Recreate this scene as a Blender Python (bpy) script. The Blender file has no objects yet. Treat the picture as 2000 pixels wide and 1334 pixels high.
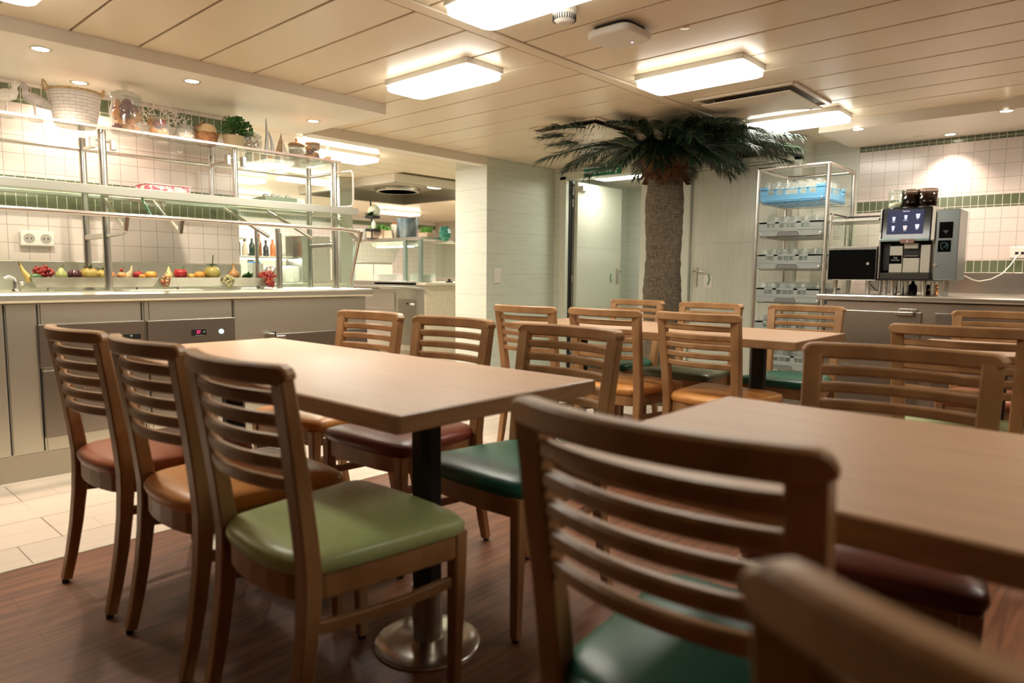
import bpy, math, random
from mathutils import Vector, Matrix

random.seed(7)
SC = bpy.context.scene
COL = SC.collection

# ------------------------------------------------------------------ camera
cam_d = bpy.data.cameras.new('camera')
cam = bpy.data.objects.new('camera', cam_d)
COL.objects.link(cam)
cam_d.sensor_width = 36.0
cam_d.lens = 1346.256 / 2000 * 36
cam_d.clip_start = 0.02
yaw, pit, rol = [math.radians(a) for a in (-42.08887585, 5.55266708, -0.45884635)]
_r = Vector((math.cos(yaw), -math.sin(yaw), 0))
_f = Vector((math.sin(yaw), math.cos(yaw), 0))
_d = Vector((0, 0, -1))
f2 = math.cos(pit) * _f + math.sin(pit) * _d
d2 = -math.sin(pit) * _f + math.cos(pit) * _d
r3 = math.cos(rol) * _r + math.sin(rol) * d2
d3 = -math.sin(rol) * _r + math.cos(rol) * d2
m = Matrix((r3, -d3, -f2)).transposed().to_4x4()
m.translation = Vector((0, 0, 1.0425))
cam.matrix_world = m
cam_d.dof.use_dof = True
cam_d.dof.focus_distance = 4.4
cam_d.dof.aperture_fstop = 2.5
SC.camera = cam

# ------------------------------------------------------------------ world, exposure
w = bpy.data.worlds.new('world')
SC.world = w
w.use_nodes = True
w.node_tree.nodes['Background'].inputs[0].default_value = (0.9, 0.75, 0.6, 1)
w.node_tree.nodes['Background'].inputs[1].default_value = 0.05
SC.view_settings.view_transform = 'Standard'
SC.view_settings.look = 'None'
SC.view_settings.exposure = 0.15
SC.view_settings.gamma = 1.0
SC.cycles.use_denoising = True
SC.cycles.max_bounces = 10
SC.cycles.transparent_max_bounces = 24
SC.cycles.caustics_reflective = True
SC.cycles.blur_glossy = 0.6
SC.cycles.caustics_refractive = False
SC.cycles.sample_clamp_indirect = 6.0

PANEL = 9.0      # strength of the flat ceiling lamps
SPOT = 32.0      # watt of the recessed spots
WARM = (1.0, 0.77, 0.61)
COOL = (1.0, 0.955, 0.83)

# ------------------------------------------------------------------ materials
MATS = {}


def nn(nt, typ, **k):
    n = nt.nodes.new(typ)
    for a, b in k.items():
        setattr(n, a, b)
    return n


def base_mat(name, col, rough=0.5, metal=0.0, **k):
    if name in MATS:
        return MATS[name]
    m = bpy.data.materials.new(name)
    m.use_nodes = True
    b = m.node_tree.nodes['Principled BSDF']
    b.inputs['Base Color'].default_value = (*col, 1)
    b.inputs['Roughness'].default_value = rough
    b.inputs['Metallic'].default_value = metal
    for a, v in k.items():
        a = a.replace('_', ' ')
        if isinstance(v, tuple):
            v = (*v, 1)
        b.inputs[a].default_value = v
    MATS[name] = m
    return m


def mottle(m, c1, c2, scale=8, stretch=(1, 1, 1), detail=4, bump=0.0, rough=None, lo=0.35, hi=0.65):
    nt = m.node_tree
    b = nt.nodes['Principled BSDF']
    tc = nn(nt, 'ShaderNodeTexCoord')
    mp = nn(nt, 'ShaderNodeMapping')
    mp.inputs['Scale'].default_value = stretch
    nt.links.new(tc.outputs['Object'], mp.inputs[0])
    no = nn(nt, 'ShaderNodeTexNoise')
    no.inputs['Scale'].default_value = scale
    no.inputs['Detail'].default_value = detail
    nt.links.new(mp.outputs[0], no.inputs[0])
    cr = nn(nt, 'ShaderNodeValToRGB')
    cr.color_ramp.elements[0].position = lo
    cr.color_ramp.elements[1].position = hi
    cr.color_ramp.elements[0].color = (*c1, 1)
    cr.color_ramp.elements[1].color = (*c2, 1)
    nt.links.new(no.outputs['Fac'], cr.inputs[0])
    nt.links.new(cr.outputs[0], b.inputs['Base Color'])
    if bump:
        bu = nn(nt, 'ShaderNodeBump')
        bu.inputs['Strength'].default_value = bump
        bu.inputs['Distance'].default_value = 0.01
        nt.links.new(no.outputs['Fac'], bu.inputs['Height'])
        nt.links.new(bu.outputs[0], b.inputs['Normal'])
    if rough:
        mr = nn(nt, 'ShaderNodeMapRange')
        mr.inputs['To Min'].default_value = rough[0]
        mr.inputs['To Max'].default_value = rough[1]
        nt.links.new(no.outputs['Fac'], mr.inputs[0])
        nt.links.new(mr.outputs[0], b.inputs['Roughness'])
    return m


def wood(name, c1, c2, stretch, rough=0.4, scale=6):
    m = base_mat(name, c1, rough)
    return mottle(m, c1, c2, scale, stretch, 6, 0.05, (rough - .06, rough + .08), 0.3, 0.7)


def emis(name, col, s):
    if name in MATS:
        return MATS[name]
    m = bpy.data.materials.new(name)
    m.use_nodes = True
    nt = m.node_tree
    nt.nodes.remove(nt.nodes['Principled BSDF'])
    e = nn(nt, 'ShaderNodeEmission')
    e.inputs[0].default_value = (*col, 1)
    e.inputs[1].default_value = s
    nt.links.new(e.outputs[0], nt.nodes['Material Output'].inputs[0])
    MATS[name] = m
    return m


def swizzle(nt, order):
    """object coordinates with the axes reordered, e.g. 'yz' -> (y, z, 0)"""
    tc = nn(nt, 'ShaderNodeTexCoord')
    sp = nn(nt, 'ShaderNodeSeparateXYZ')
    cb = nn(nt, 'ShaderNodeCombineXYZ')
    nt.links.new(tc.outputs['Object'], sp.inputs[0])
    for i, a in enumerate(order):
        nt.links.new(sp.outputs['XYZ'.index(a.upper())], cb.inputs[i])
    return cb, sp


def brick(nt, vec, w_, h_, off, mortar, c1, c2, cm, loc=(0, 0, 0), bias=0.0):
    mp = nn(nt, 'ShaderNodeMapping')
    mp.inputs['Location'].default_value = loc
    nt.links.new(vec, mp.inputs[0])
    br = nn(nt, 'ShaderNodeTexBrick')
    br.offset = off
    br.inputs['Scale'].default_value = 1.0
    br.inputs['Brick Width'].default_value = w_
    br.inputs['Row Height'].default_value = h_
    br.inputs['Mortar Size'].default_value = mortar
    br.inputs['Mortar Smooth'].default_value = 0.1
    br.inputs['Bias'].default_value = bias
    br.inputs['Color1'].default_value = (*c1, 1)
    br.inputs['Color2'].default_value = (*c2, 1)
    br.inputs['Mortar'].default_value = (*cm, 1)
    nt.links.new(mp.outputs[0], br.inputs[0])
    return br


def tile_mat(name, order, z0, bands, h0, T=0.0985):
    """white glazed wall tiles with green half-width tile bands between the given heights"""
    m = base_mat(name, (.8, .8, .8), 0.18)
    nt = m.node_tree
    b = nt.nodes['Principled BSDF']
    cb, sp = swizzle(nt, order)
    wb = brick(nt, cb.outputs[0], T, T, 0.0, 0.0014, (.74, .67, .63), (.71, .64, .60), (.36, .30, .27), (-h0, -z0, 0))
    gb = brick(nt, cb.outputs[0], T / 2, T, 0.0, 0.0016, (.135, .165, .10), (.11, .14, .078), (.75, .72, .62), (-h0, -z0, 0))
    cur = None
    for lo, hi in bands:
        g = nn(nt, 'ShaderNodeMath', operation='GREATER_THAN')
        l = nn(nt, 'ShaderNodeMath', operation='LESS_THAN')
        mu = nn(nt, 'ShaderNodeMath', operation='MULTIPLY')
        nt.links.new(sp.outputs[2], g.inputs[0]); g.inputs[1].default_value = lo
        nt.links.new(sp.outputs[2], l.inputs[0]); l.inputs[1].default_value = hi
        nt.links.new(g.outputs[0], mu.inputs[0]); nt.links.new(l.outputs[0], mu.inputs[1])
        if cur is None:
            cur = mu
        else:
            a = nn(nt, 'ShaderNodeMath', operation='MAXIMUM')
            nt.links.new(cur.outputs[0], a.inputs[0]); nt.links.new(mu.outputs[0], a.inputs[1])
            cur = a
    mx = nn(nt, 'ShaderNodeMixRGB')
    nt.links.new(cur.outputs[0], mx.inputs[0])
    nt.links.new(wb.outputs[0], mx.inputs[1])
    nt.links.new(gb.outputs[0], mx.inputs[2])
    nt.links.new(mx.outputs[0], b.inputs['Base Color'])
    bu = nn(nt, 'ShaderNodeBump')
    bu.inputs['Strength'].default_value = 0.3
    bu.inputs['Distance'].default_value = 0.002
    bu.invert = True
    nt.links.new(wb.outputs['Fac'], bu.inputs['Height'])
    nt.links.new(bu.outputs[0], b.inputs['Normal'])
    return m


def plank_wall(name, order, vertical=False, pitch=0.205, z0=0.02, tone=(.66, .69, .58)):
    """pale limed-wood laminate in boards with thin joints"""
    m = base_mat(name, tone, 0.42)
    nt = m.node_tree
    b = nt.nodes['Principled BSDF']
    cb, sp = swizzle(nt, order)
    t2 = tuple(c * 0.965 for c in tone)
    br = brick(nt, cb.outputs[0], 2.6, pitch, 0.37, 0.0011, tone, t2, tuple(c * 0.55 for c in tone), (0.3, -z0, 0))
    mp = nn(nt, 'ShaderNodeMapping')
    mp.inputs['Scale'].default_value = (1.2, 22, 1)
    nt.links.new(cb.outputs[0], mp.inputs[0])
    no = nn(nt, 'ShaderNodeTexNoise')
    no.inputs['Scale'].default_value = 2.6
    no.inputs['Detail'].default_value = 7
    no.inputs['Distortion'].default_value = 0.6
    nt.links.new(mp.outputs[0], no.inputs[0])
    cr = nn(nt, 'ShaderNodeValToRGB')
    cr.color_ramp.elements[0].position = 0.30
    cr.color_ramp.elements[0].color = (.90, .90, .885, 1)
    cr.color_ramp.elements[1].position = 0.52
    cr.color_ramp.elements[1].color = (1, 1, 1, 1)
    nt.links.new(no.outputs[0], cr.inputs[0])
    mx = nn(nt, 'ShaderNodeMixRGB', blend_type='MULTIPLY')
    mx.inputs[0].default_value = 1
    nt.links.new(br.outputs[0], mx.inputs[1])
    nt.links.new(cr.outputs[0], mx.inputs[2])
    nt.links.new(mx.outputs[0], b.inputs['Base Color'])
    return m


def steel(name, col=(.62, .60, .55), rough=0.28, axis='x', var=0.06):
    m = base_mat(name, col, rough, 1.0)
    st = {'x': (.6, 160, 160), 'y': (160, .6, 160), 'z': (160, 160, .6)}[axis]
    mottle(m, tuple(c * .95 for c in col), col, 3, st, 5, 0.0, (rough - var / 2, rough + var), .2, .8)
    return m


def clear_glass(name, tint=(.97, 1, .985), haze=0.0):
    """thin clear sheet: mostly transparent with a fresnel reflection, so light passes without caustics"""
    if name in MATS:
        return MATS[name]
    m = bpy.data.materials.new(name)
    m.use_nodes = True
    nt = m.node_tree
    nt.nodes.remove(nt.nodes['Principled BSDF'])
    tr = nn(nt, 'ShaderNodeBsdfTransparent')
    tr.inputs[0].default_value = (*tint, 1)
    gl = nn(nt, 'ShaderNodeBsdfGlossy')
    gl.inputs['Roughness'].default_value = 0.02
    fr = nn(nt, 'ShaderNodeFresnel')
    ge = nn(nt, 'ShaderNodeNewGeometry')          # the same reflectance on the way in and on the way out of the sheet
    mr = nn(nt, 'ShaderNodeMapRange')
    mr.inputs['To Min'].default_value = 1.45
    mr.inputs['To Max'].default_value = 1 / 1.45
    nt.links.new(ge.outputs['Backfacing'], mr.inputs[0])
    nt.links.new(mr.outputs[0], fr.inputs[0])
    mx = nn(nt, 'ShaderNodeMixShader')
    nt.links.new(fr.outputs[0], mx.inputs[0])
    nt.links.new(tr.outputs[0], mx.inputs[1])
    nt.links.new(gl.outputs[0], mx.inputs[2])
    out = mx
    if haze:
        df = nn(nt, 'ShaderNodeBsdfDiffuse')
        df.inputs[0].default_value = (.9, .9, .88, 1)
        m2 = nn(nt, 'ShaderNodeMixShader')
        m2.inputs[0].default_value = haze
        nt.links.new(mx.outputs[0], m2.inputs[1])
        nt.links.new(df.outputs[0], m2.inputs[2])
        out = m2
    nt.links.new(out.outputs[0], nt.nodes['Material Output'].inputs[0])
    MATS[name] = m
    return m


M_CHAIR = wood('chair_wood', (.265, .130, .050), (.40, .215, .090), (1.5, 1.5, 0.6), 0.36, 9)
M_TABLE = wood('table_laminate', (.38, .225, .13), (.48, .295, .178), (0.9, 16, 16), 0.42, 3)
M_TEDGE = wood('table_edge_wood', (.27, .145, .065), (.37, .205, .10), (3, 3, 20), 0.35, 5)
M_BLACK = base_mat('black_powder_coat', (.006, .006, .007), 0.45)
M_RUB = base_mat('black_rubber', (.01, .01, .01), 0.7)
M_STX = steel('brushed_steel_x', axis='x')
M_STY = steel('brushed_steel_y', (.70, .70, .60), 0.37, 'y', .02)
M_STZ = steel('brushed_steel_z', (.60, .58, .53), 0.25, 'z')
M_STD = steel('brushed_steel_door', (.36, .335, .29), 0.34, 'y', .02)
M_STDX = steel('brushed_steel_door_x', (.42, .40, .35), 0.30, 'x')
M_TUBE = base_mat('polished_steel_tube', (.78, .75, .70), 0.27, 1.0)
M_DISC = steel('spun_steel', (.62, .60, .55), 0.22, 'x')
M_WHITE = base_mat('white_plastic', (.82, .80, .74), 0.4)
M_CREAM = base_mat('cream_enamel', (.74, .665, .545), 0.30)
M_CEIL = base_mat('ceiling_enamel', (.79, .675, .505), 0.30)
M_SOFF = base_mat('soffit_enamel', (.82, .76, .66), 0.35)
M_TRIM = base_mat('pale_trim', (.68, .71, .61), 0.4)
M_SEAM = base_mat('ceiling_seam_tan', (.34, .235, .13), 0.5)
M_DARK = base_mat('dark_gap', (.012, .011, .010), 0.8)
M_GLASS = clear_glass('clear_glass')
M_GLASSG = clear_glass('greenish_glass', (.90, .97, .93))
M_GEDGE = base_mat('glass_edge_green', (.02, .10, .06), 0.15)
M_PINKEDGE = base_mat('acrylic_edge', (.85, .62, .55), 0.25)
M_PANEL = emis('lamp_diffuser_lit', COOL, PANEL)
M_SPOTL = emis('spot_lens_lit', (1.0, .84, .66), 22)
M_KIT = emis('heat_lamp_tube_lit', (1.0, .97, .86), 22)

SEAT = {}
for k, c in dict(terracotta=(.37, .115, .055), orange=(.66, .29, .08), light_green=(.43, .51, .22), dark_green=(.016, .115, .070),
                 sage=(.13, .16, .09), maroon=(.17, .035, .02)).items():
    SEAT[k] = mottle(base_mat('leatherette_' + k, c, 0.34), tuple(x * .93 for x in c), c, 60, (1, 1, 1), 3, 0.03)


# ------------------------------------------------------------------ mesh helper
class G:
    def __init__(s):
        s.v = []
        s.f = []
        s.sm = []

    def add(s, vs, fs, smooth=False):
        o = len(s.v)
        s.v += [tuple(a) for a in vs]
        s.f += [tuple(i + o for i in f) for f in fs]
        s.sm += [smooth] * len(fs)
        return s

    def box(s, x0, x1, y0, y1, z0, z1, rot=None, piv=(0, 0, 0)):
        vs = [Vector((x, y, z)) for z in (z0, z1) for y in (y0, y1) for x in (x0, x1)]
        if rot is not None:
            p = Vector(piv)
            vs = [rot @ (v - p) + p for v in vs]
        return s.add(vs, [(0, 2, 3, 1), (4, 5, 7, 6), (0, 1, 5, 4), (2, 6, 7, 3), (0, 4, 6, 2), (1, 3, 7, 5)])

    def ring_sweep(s, rings, closed=False, caps=True, smooth=True):
        n = len(rings[0])
        vs = [p for r in rings for p in r]
        fs = []
        m_ = len(rings)
        for i in range(m_ if closed else m_ - 1):
            j = (i + 1) % m_
            for k in range(n):
                l = (k + 1) % n
                fs.append((i * n + k, i * n + l, j * n + l, j * n + k))
        s.add(vs, fs, smooth)
        if caps and not closed:
            s.add(rings[0], [tuple(range(n))[::-1]])
            s.add(rings[-1], [tuple(range(n))])
        return s

    def tube(s, pts, r, seg=10, closed=False, caps=True):
        pts = [Vector(p) for p in pts]
        n = len(pts)
        rs = r if isinstance(r, (list, tuple)) else [r] * n
        rings = []
        prev = None
        for i, p in enumerate(pts):
            if closed:
                t = (pts[(i + 1) % n] - pts[i - 1]).normalized()
            elif i == 0:
                t = (pts[1] - p).normalized()
            elif i == n - 1:
                t = (p - pts[i - 1]).normalized()
            else:
                t = ((pts[i + 1] - p).normalized() + (p - pts[i - 1]).normalized()).normalized()
            if prev is None:
                a = Vector((0, 0, 1)) if abs(t.z) < .9 else Vector((1, 0, 0))
                u = t.cross(a).normalized()
            else:
                u = (prev - t * prev.dot(t)).normalized()
            prev = u
            v = t.cross(u)
            rings.append([p + (u * math.cos(2 * math.pi * k / seg) + v * math.sin(2 * math.pi * k / seg)) * rs[i] for k in range(seg)])
        return s.ring_sweep(rings, closed, caps)

    def bar(s, pts, wdt, hgt, side=(1, 0, 0), smooth=False, rnd=0.0):
        """rectangular section swept along pts; width along 'side', height across it"""
        pts = [Vector(p) for p in pts]
        n = len(pts)
        ws = wdt if isinstance(wdt, (list, tuple)) else [wdt] * n
        hs = hgt if isinstance(hgt, (list, tuple)) else [hgt] * n
        rings = []
        for i, p in enumerate(pts):
            t = (pts[min(i + 1, n - 1)] - pts[max(i - 1, 0)]).normalized()
            u = Vector(side)
            u = (u - t * u.dot(t)).normalized()
            v = t.cross(u)
            a, b = ws[i] / 2, hs[i] / 2
            c = min(a, b) * (rnd if rnd else 0.25)
            rings.append([p + u * x + v * y for x, y in ((-a + c, -b), (a - c, -b), (a, -b + c), (a, b - c), (a - c, b), (-a + c, b), (-a, b - c), (-a, -b + c))])
        return s.ring_sweep(rings, smooth=smooth)

    def lathe(s, prof, c=(0, 0, 0), seg=24, smooth=True, sx=1, sy=1, wob=None):
        c = Vector(c)
        rings = []
        for i, (r, z) in enumerate(prof):
            rings.append([c + Vector((max(r, 1e-5) * sx * math.cos(2 * math.pi * k / seg) * (wob(i, k) if wob else 1),
                                      max(r, 1e-5) * sy * math.sin(2 * math.pi * k / seg) * (wob(i, k) if wob else 1), z)) for k in range(seg)])
        return s.ring_sweep(rings, caps=True, smooth=smooth)

    def cyl(s, p0, p1, r, seg=16):
        return s.tube([p0, p1], r, seg)

    def ball(s, c, rx, ry=None, rz=None, seg=12, rings=8):
        ry = rx if ry is None else ry
        rz = rx if rz is None else rz
        prof = [(math.sin(math.pi * i / rings), -math.cos(math.pi * i / rings)) for i in range(rings + 1)]
        c = Vector(c)
        rs = [[c + Vector((max(a, 1e-4) * rx * math.cos(2 * math.pi * k / seg), max(a, 1e-4) * ry * math.sin(2 * math.pi * k / seg), b * rz)) for k in range(seg)] for a, b in prof]
        return s.ring_sweep(rs, caps=False)

    def poly(s, outline, z0, z1, axis='z'):
        """extruded outline; outline in the plane across the axis"""
        n = len(outline)

        def P(a, b, c):
            return {'z': (a, b, c), 'y': (a, c, b), 'x': (c, a, b)}[axis]
        vs = [P(a, b, z0) for a, b in outline] + [P(a, b, z1) for a, b in outline]
        fs = [tuple(range(n))[::-1], tuple(range(n, 2 * n))] + [(i, (i + 1) % n, n + (i + 1) % n, n + i) for i in range(n)]
        return s.add(vs, fs)

    def build(s, name, mat, parent=None, bevel=0.0, seg=2, kind=None, label=None, fix=True):
        me = bpy.data.meshes.new(name)
        off = Vector((0, 0, 0))
        p = parent
        while p is not None:
            off += Vector(p.location)
            p = p.parent
        me.from_pydata([tuple(Vector(v) - off) for v in s.v], [], s.f)
        me.polygons.foreach_set('use_smooth', s.sm)
        me.validate()
        me.update()
        import bmesh
        bm = bmesh.new()
        bm.from_mesh(me)
        bmesh.ops.recalc_face_normals(bm, faces=bm.faces)
        bm.to_mesh(me)
        bm.free()
        o = bpy.data.objects.new(name, me)
        COL.objects.link(o)
        me.materials.append(mat)
        if parent is not None:
            o.parent = parent
        if bevel:
            b = o.modifiers.new('bevel', 'BEVEL')
            b.width = bevel
            b.segments = seg
            b.limit_method = 'ANGLE'
            b.angle_limit = math.radians(40)
            b.harden_normals = False
        if kind:
            o['kind'] = kind
        if label:
            o['label'] = label
        return o


def thing(name, label, cat, loc=(0, 0, 0), rz=0, group=None):
    o = bpy.data.objects.new(name, None)
    COL.objects.link(o)
    o.empty_display_size = 0.05
    o.location = loc
    o.rotation_euler = (0, 0, rz)
    o['label'] = label
    o['category'] = cat
    if group:
        o['group'] = group
    return o


def tag(o, label, cat, group=None):
    o['label'] = label
    o['category'] = cat
    if group:
        o['group'] = group
    return o


def dup(src, loc, rz=0, label=None, group=None, swap=None):
    c = src.copy()
    COL.objects.link(c)
    c.location = loc
    c.rotation_euler = (0, 0, rz)
    if label:
        c['label'] = label
    if group:
        c['group'] = group

    def rec(a, b):
        for ch in a.children:
            d = ch.copy()
            if swap and ch.name.split('.')[0] in swap:
                d.data = ch.data.copy()
                d.data.materials[0] = swap[ch.name.split('.')[0]]
            COL.objects.link(d)
            d.parent = b
            rec(ch, d)
    rec(src, c)
    return c


def text(name, body, size, mat, parent, mtx, extrude=0.0006, align='CENTER'):
    cu = bpy.data.curves.new(name, 'FONT')
    cu.body = body
    cu.size = size
    cu.extrude = extrude
    cu.align_x = align
    cu.align_y = 'CENTER'
    t = bpy.data.objects.new(name + '_src', cu)
    COL.objects.link(t)
    dg = bpy.context.evaluated_depsgraph_get()
    me = bpy.data.meshes.new_from_object(t.evaluated_get(dg))
    bpy.data.objects.remove(t)
    off = Vector((0, 0, 0))
    p = parent
    while p is not None:
        off += Vector(p.location)
        p = p.parent
    me.transform(Matrix.Translation(-off) @ mtx)
    me.materials.clear()
    me.materials.append(mat)
    o = bpy.data.objects.new(name, me)
    COL.objects.link(o)
    o.parent = parent
    return o


def facing(loc, d):
    """text matrix: letters upright, reading direction so that the face looks along d ('-y' or '+x')"""
    if d == '-y':
        R = Matrix(((1, 0, 0), (0, 0, -1), (0, 1, 0))).to_4x4()
    else:  # '+x'
        R = Matrix(((0, 0, 1), (1, 0, 0), (0, 1, 0))).to_4x4()
    return Matrix.Translation(Vector(loc)) @ R

# ================================================================== STRUCTURE
ZC = 2.16
ZS = 2.094
XW, YW, YD = -4.66, 6.15, 5.87


def struct(g, name, mat, **k):
    return g.build(name, mat, kind='structure', **k)


# floors -----------------------------------------------------------
m = base_mat('vinyl_plank_floor', (.2, .1, .05), 0.48)
nt = m.node_tree
cb, sp = swizzle(nt, 'yx')
br = brick(nt, cb.outputs[0], 1.22, 0.1555, 0.41, 0.0009, (.19, .072, .030), (.155, .058, .024), (.04, .016, .008), (-0.50, -2.834, 0))
mp = nn(nt, 'ShaderNodeMapping'); mp.inputs['Scale'].default_value = (1.1, 15, 1)
nt.links.new(cb.outputs[0], mp.inputs[0])
no = nn(nt, 'ShaderNodeTexNoise'); no.inputs['Scale'].default_value = 3.0; no.inputs['Detail'].default_value = 8; no.inputs['Distortion'].default_value = .8
nt.links.new(mp.outputs[0], no.inputs[0])
cr = nn(nt, 'ShaderNodeValToRGB')
cr.color_ramp.elements[0].position = .32; cr.color_ramp.elements[0].color = (.52, .48, .45, 1)
cr.color_ramp.elements[1].position = .64; cr.color_ramp.elements[1].color = (1.12, 1.1, 1.08, 1)
nt.links.new(no.outputs[0], cr.inputs[0])
mx = nn(nt, 'ShaderNodeMixRGB', blend_type='MULTIPLY'); mx.inputs[0].default_value = 1
nt.links.new(br.outputs[0], mx.inputs[1]); nt.links.new(cr.outputs[0], mx.inputs[2])
nt.links.new(mx.outputs[0], nt.nodes['Principled BSDF'].inputs['Base Color'])
M_VINYL = m

m = base_mat('floor_tile', (.7, .6, .5), 0.40)
nt = m.node_tree
cb, sp = swizzle(nt, 'yx')
br = brick(nt, cb.outputs[0], 0.60, 0.304, 0.25, 0.0022, (.66, .56, .46), (.60, .51, .42), (.20, .15, .12), (-0.77, -3.0, 0))
br2 = brick(nt, cb.outputs[0], 0.60, 0.152, 0.25, 0.0012, (1, 1, 1), (.97, .97, .97), (.62, .58, .54), (-0.92, -3.0, 0))
mx = nn(nt, 'ShaderNodeMixRGB', blend_type='MULTIPLY'); mx.inputs[0].default_value = 1
nt.links.new(br.outputs[0], mx.inputs[1]); nt.links.new(br2.outputs[0], mx.inputs[2])
nt.links.new(mx.outputs[0], nt.nodes['Principled BSDF'].inputs['Base Color'])
M_FTILE = m

struct(G().box(-2.85, 3.2, -2.6, 4.40, -0.05, 0.0), 'floor', M_VINYL)
struct(G().box(-11.5, -2.85, -2.6, 10.2, -0.05, 0.0).box(-2.85, 3.2, 4.40, 10.2, -0.05, 0.0), 'floor_tiled', M_FTILE)
struct(G().box(-2.856, -2.844, -2.6, 4.40, 0, 0.0015).box(-2.85, 3.2, 4.394, 4.406, 0, 0.0015), 'trim_floor_edge', M_STY)

# ceiling planks ---------------------------------------------------
g = G()
y = 2.60 - 0.302 * 18
while y < YD + 0.05:
    y1 = min(y + 0.302, YD) - 0.006
    y0 = y + 0.006
    xl = -3.79 if y0 < 2.9 else -4.70
    if y1 > y0:
        g.box(xl, -2.378, y0, y1, ZC, ZC + 0.02)
        if y0 < 5.36:
            g.box(-2.283, 3.2, y0, min(y1, 5.36), ZC, ZC + 0.02)
    y += 0.302
g.box(-2.366, -2.295, -2.6, 5.36, ZC - 0.004, ZC + 0.016)
g.box(-2.283, -1.75, 5.36, YD + .3, ZC, ZC + 0.02)
struct(g, 'ceiling', M_CEIL, bevel=0.003)
struct(G().box(-4.8, 3.2, -2.6, 6.3, ZC + 0.022, ZC + 0.06), 'ceiling_backing', M_SEAM)
# kitchen ceiling
g = G()
x = -11.5
while x < -4.8:
    xa, xb = x + .003, min(x + .30, -4.78) - .003
    if xb < -8.2 or xa > -6.26:
        g.box(xa, xb, -2.6, 10.2, ZC, ZC + .02)
    else:
        g.box(xa, xb, -2.6, 4.95, ZC, ZC + .02).box(xa, xb, 6.65, 10.2, ZC, ZC + .02)
    x += .30
struct(g, 'ceiling_kitchen', M_CEIL)
struct(G().box(-11.6, -8.2, -2.6, 10.2, ZC + .022, ZC + .06).box(-6.26, -4.7, -2.6, 10.2, ZC + .022, ZC + .06).box(-8.2, -6.26, -2.6, 4.95, ZC + .022, ZC + .06).box(-8.2, -6.26, 6.65, 10.2, ZC + .022, ZC + .06), 'ceiling_backing_kitchen', M_SEAM)
# lowered soffits and beam
struct(G().box(XW - .12, -3.79, -2.6, 2.93, ZS, ZC + .02), 'trim_soffit_left', M_SOFF, bevel=.003)
struct(G().box(-1.82, 3.2, 5.36, YW + .02, ZS, ZC + .02), 'trim_soffit_right', M_SOFF, bevel=.003)
struct(G().box(-4.82, -4.70, 2.93, 4.83, 2.083, ZC + .02), 'trim_beam', M_SOFF, bevel=.003)

# walls ------------------------------------------------------------
M_TILE_L = tile_mat('glazed_tiles_left', 'yz', 1.0995, [(1.385, 1.5675), (1.965, 2.0625)], 0.0)
M_TILE_R = tile_mat('glazed_tiles_right', 'xz', 1.085, [(1.085, 1.1735), (1.5625, 1.6525), (2.05, 2.2)], -1.755)
M_TILE_K = tile_mat('glazed_tiles_kitchen', 'yz', 1.0, [(2.0, 2.09)], 0.0)
M_PLK_B = plank_wall('plank_wall_along_y', 'yz', tone=(.67, .72, .63))
M_PLK_A = plank_wall('plank_wall_along_x', 'xz', tone=(.70, .72, .635))
M_PLK_V = plank_wall('door_laminate', 'zx', pitch=0.9, z0=.2, tone=(.68, .70, .60))
struct(G().box(XW - .12, XW, -2.6, 2.318, 0, ZC), 'wall_left', M_TILE_L)
struct(G().box(-5.14, -4.70, 4.83, YD + .1, 0, ZC), 'wall_column', M_PLK_B, bevel=.002)
struct(G().box(-5.14, -4.701, 4.826, 4.831, 0, 2.084), 'wall_column_face', M_PLK_A)
# back wall with exit opening
g = G()
g.box(-4.70, -4.61, YD, YD + .1, 0, ZC)
g.box(-4.61, -3.53, YD, YD + .1, 2.06, ZC)
g.box(-3.53, -3.16, YD, YD + .1, 0, ZC)
g.box(-3.16, -2.10, YD, YD + .1, 2.05, ZC)
g.box(-3.16, -2.10, YD + .06, YD + .1, 0, 2.05)
struct(g, 'wall_back', M_PLK_A)
struct(G().box(-2.10, -1.756, YW, YW + .1, 0, ZC), 'wall_back_recess', M_PLK_A)
struct(G().box(-2.16, -2.10, YD + .1, YW + .1, 0, ZC).box(-2.101, -2.0995, YD, YD + .11, 0, ZC), 'wall_back_return', M_PLK_B)
struct(G().box(-1.756, 3.2, YW, YW + .1, 0, ZC), 'wall_back_tiled', M_TILE_R)
struct(G().box(-1.775, -1.752, YW - .006, YW + .005, 0, ZC), 'trim_tile_edge', M_TRIM)
M_PLAIN = base_mat('plain_cream_wall', (.52, .47, .38), .6)
M_UNSEENW = base_mat('dark_unseen_wall', (.05, .03, .018), .6)  # for unseen walls, colour set dark to cut bounce light behind the camera
struct(G().box(3.2, 3.3, -2.6, 6.3, 0, ZC), 'wall_right', M_UNSEENW)
struct(G().box(-4.66, 3.3, -2.7, -2.6, 0, ZC), 'wall_front', M_UNSEENW)
struct(G().box(-11.5, -4.66, -2.7, -2.6, 0, ZC), 'wall_kitchen_front', M_PLAIN)
struct(G().box(-11.6, -11.5, -2.6, 10.2, 0, ZC), 'wall_kitchen', M_TILE_K)
struct(G().box(-11.5, -4.75, 10.2, 10.3, 0, ZC), 'wall_kitchen_end', M_PLAIN)
# corridor
struct(G().box(-4.80, -4.70, YD + .1, 7.4, 0, ZC).box(-3.40, -3.30, YD + .1, 7.4, 0, ZC), 'wall_corridor', M_PLK_B)
struct(G().box(-4.80, -3.30, 7.3, 7.4, 0, ZC), 'wall_corridor_end', M_PLK_A)
struct(G().box(-4.80, -3.30, YD + .1, 7.4, 2.10, ZC), 'ceiling_corridor', M_SOFF)
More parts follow.
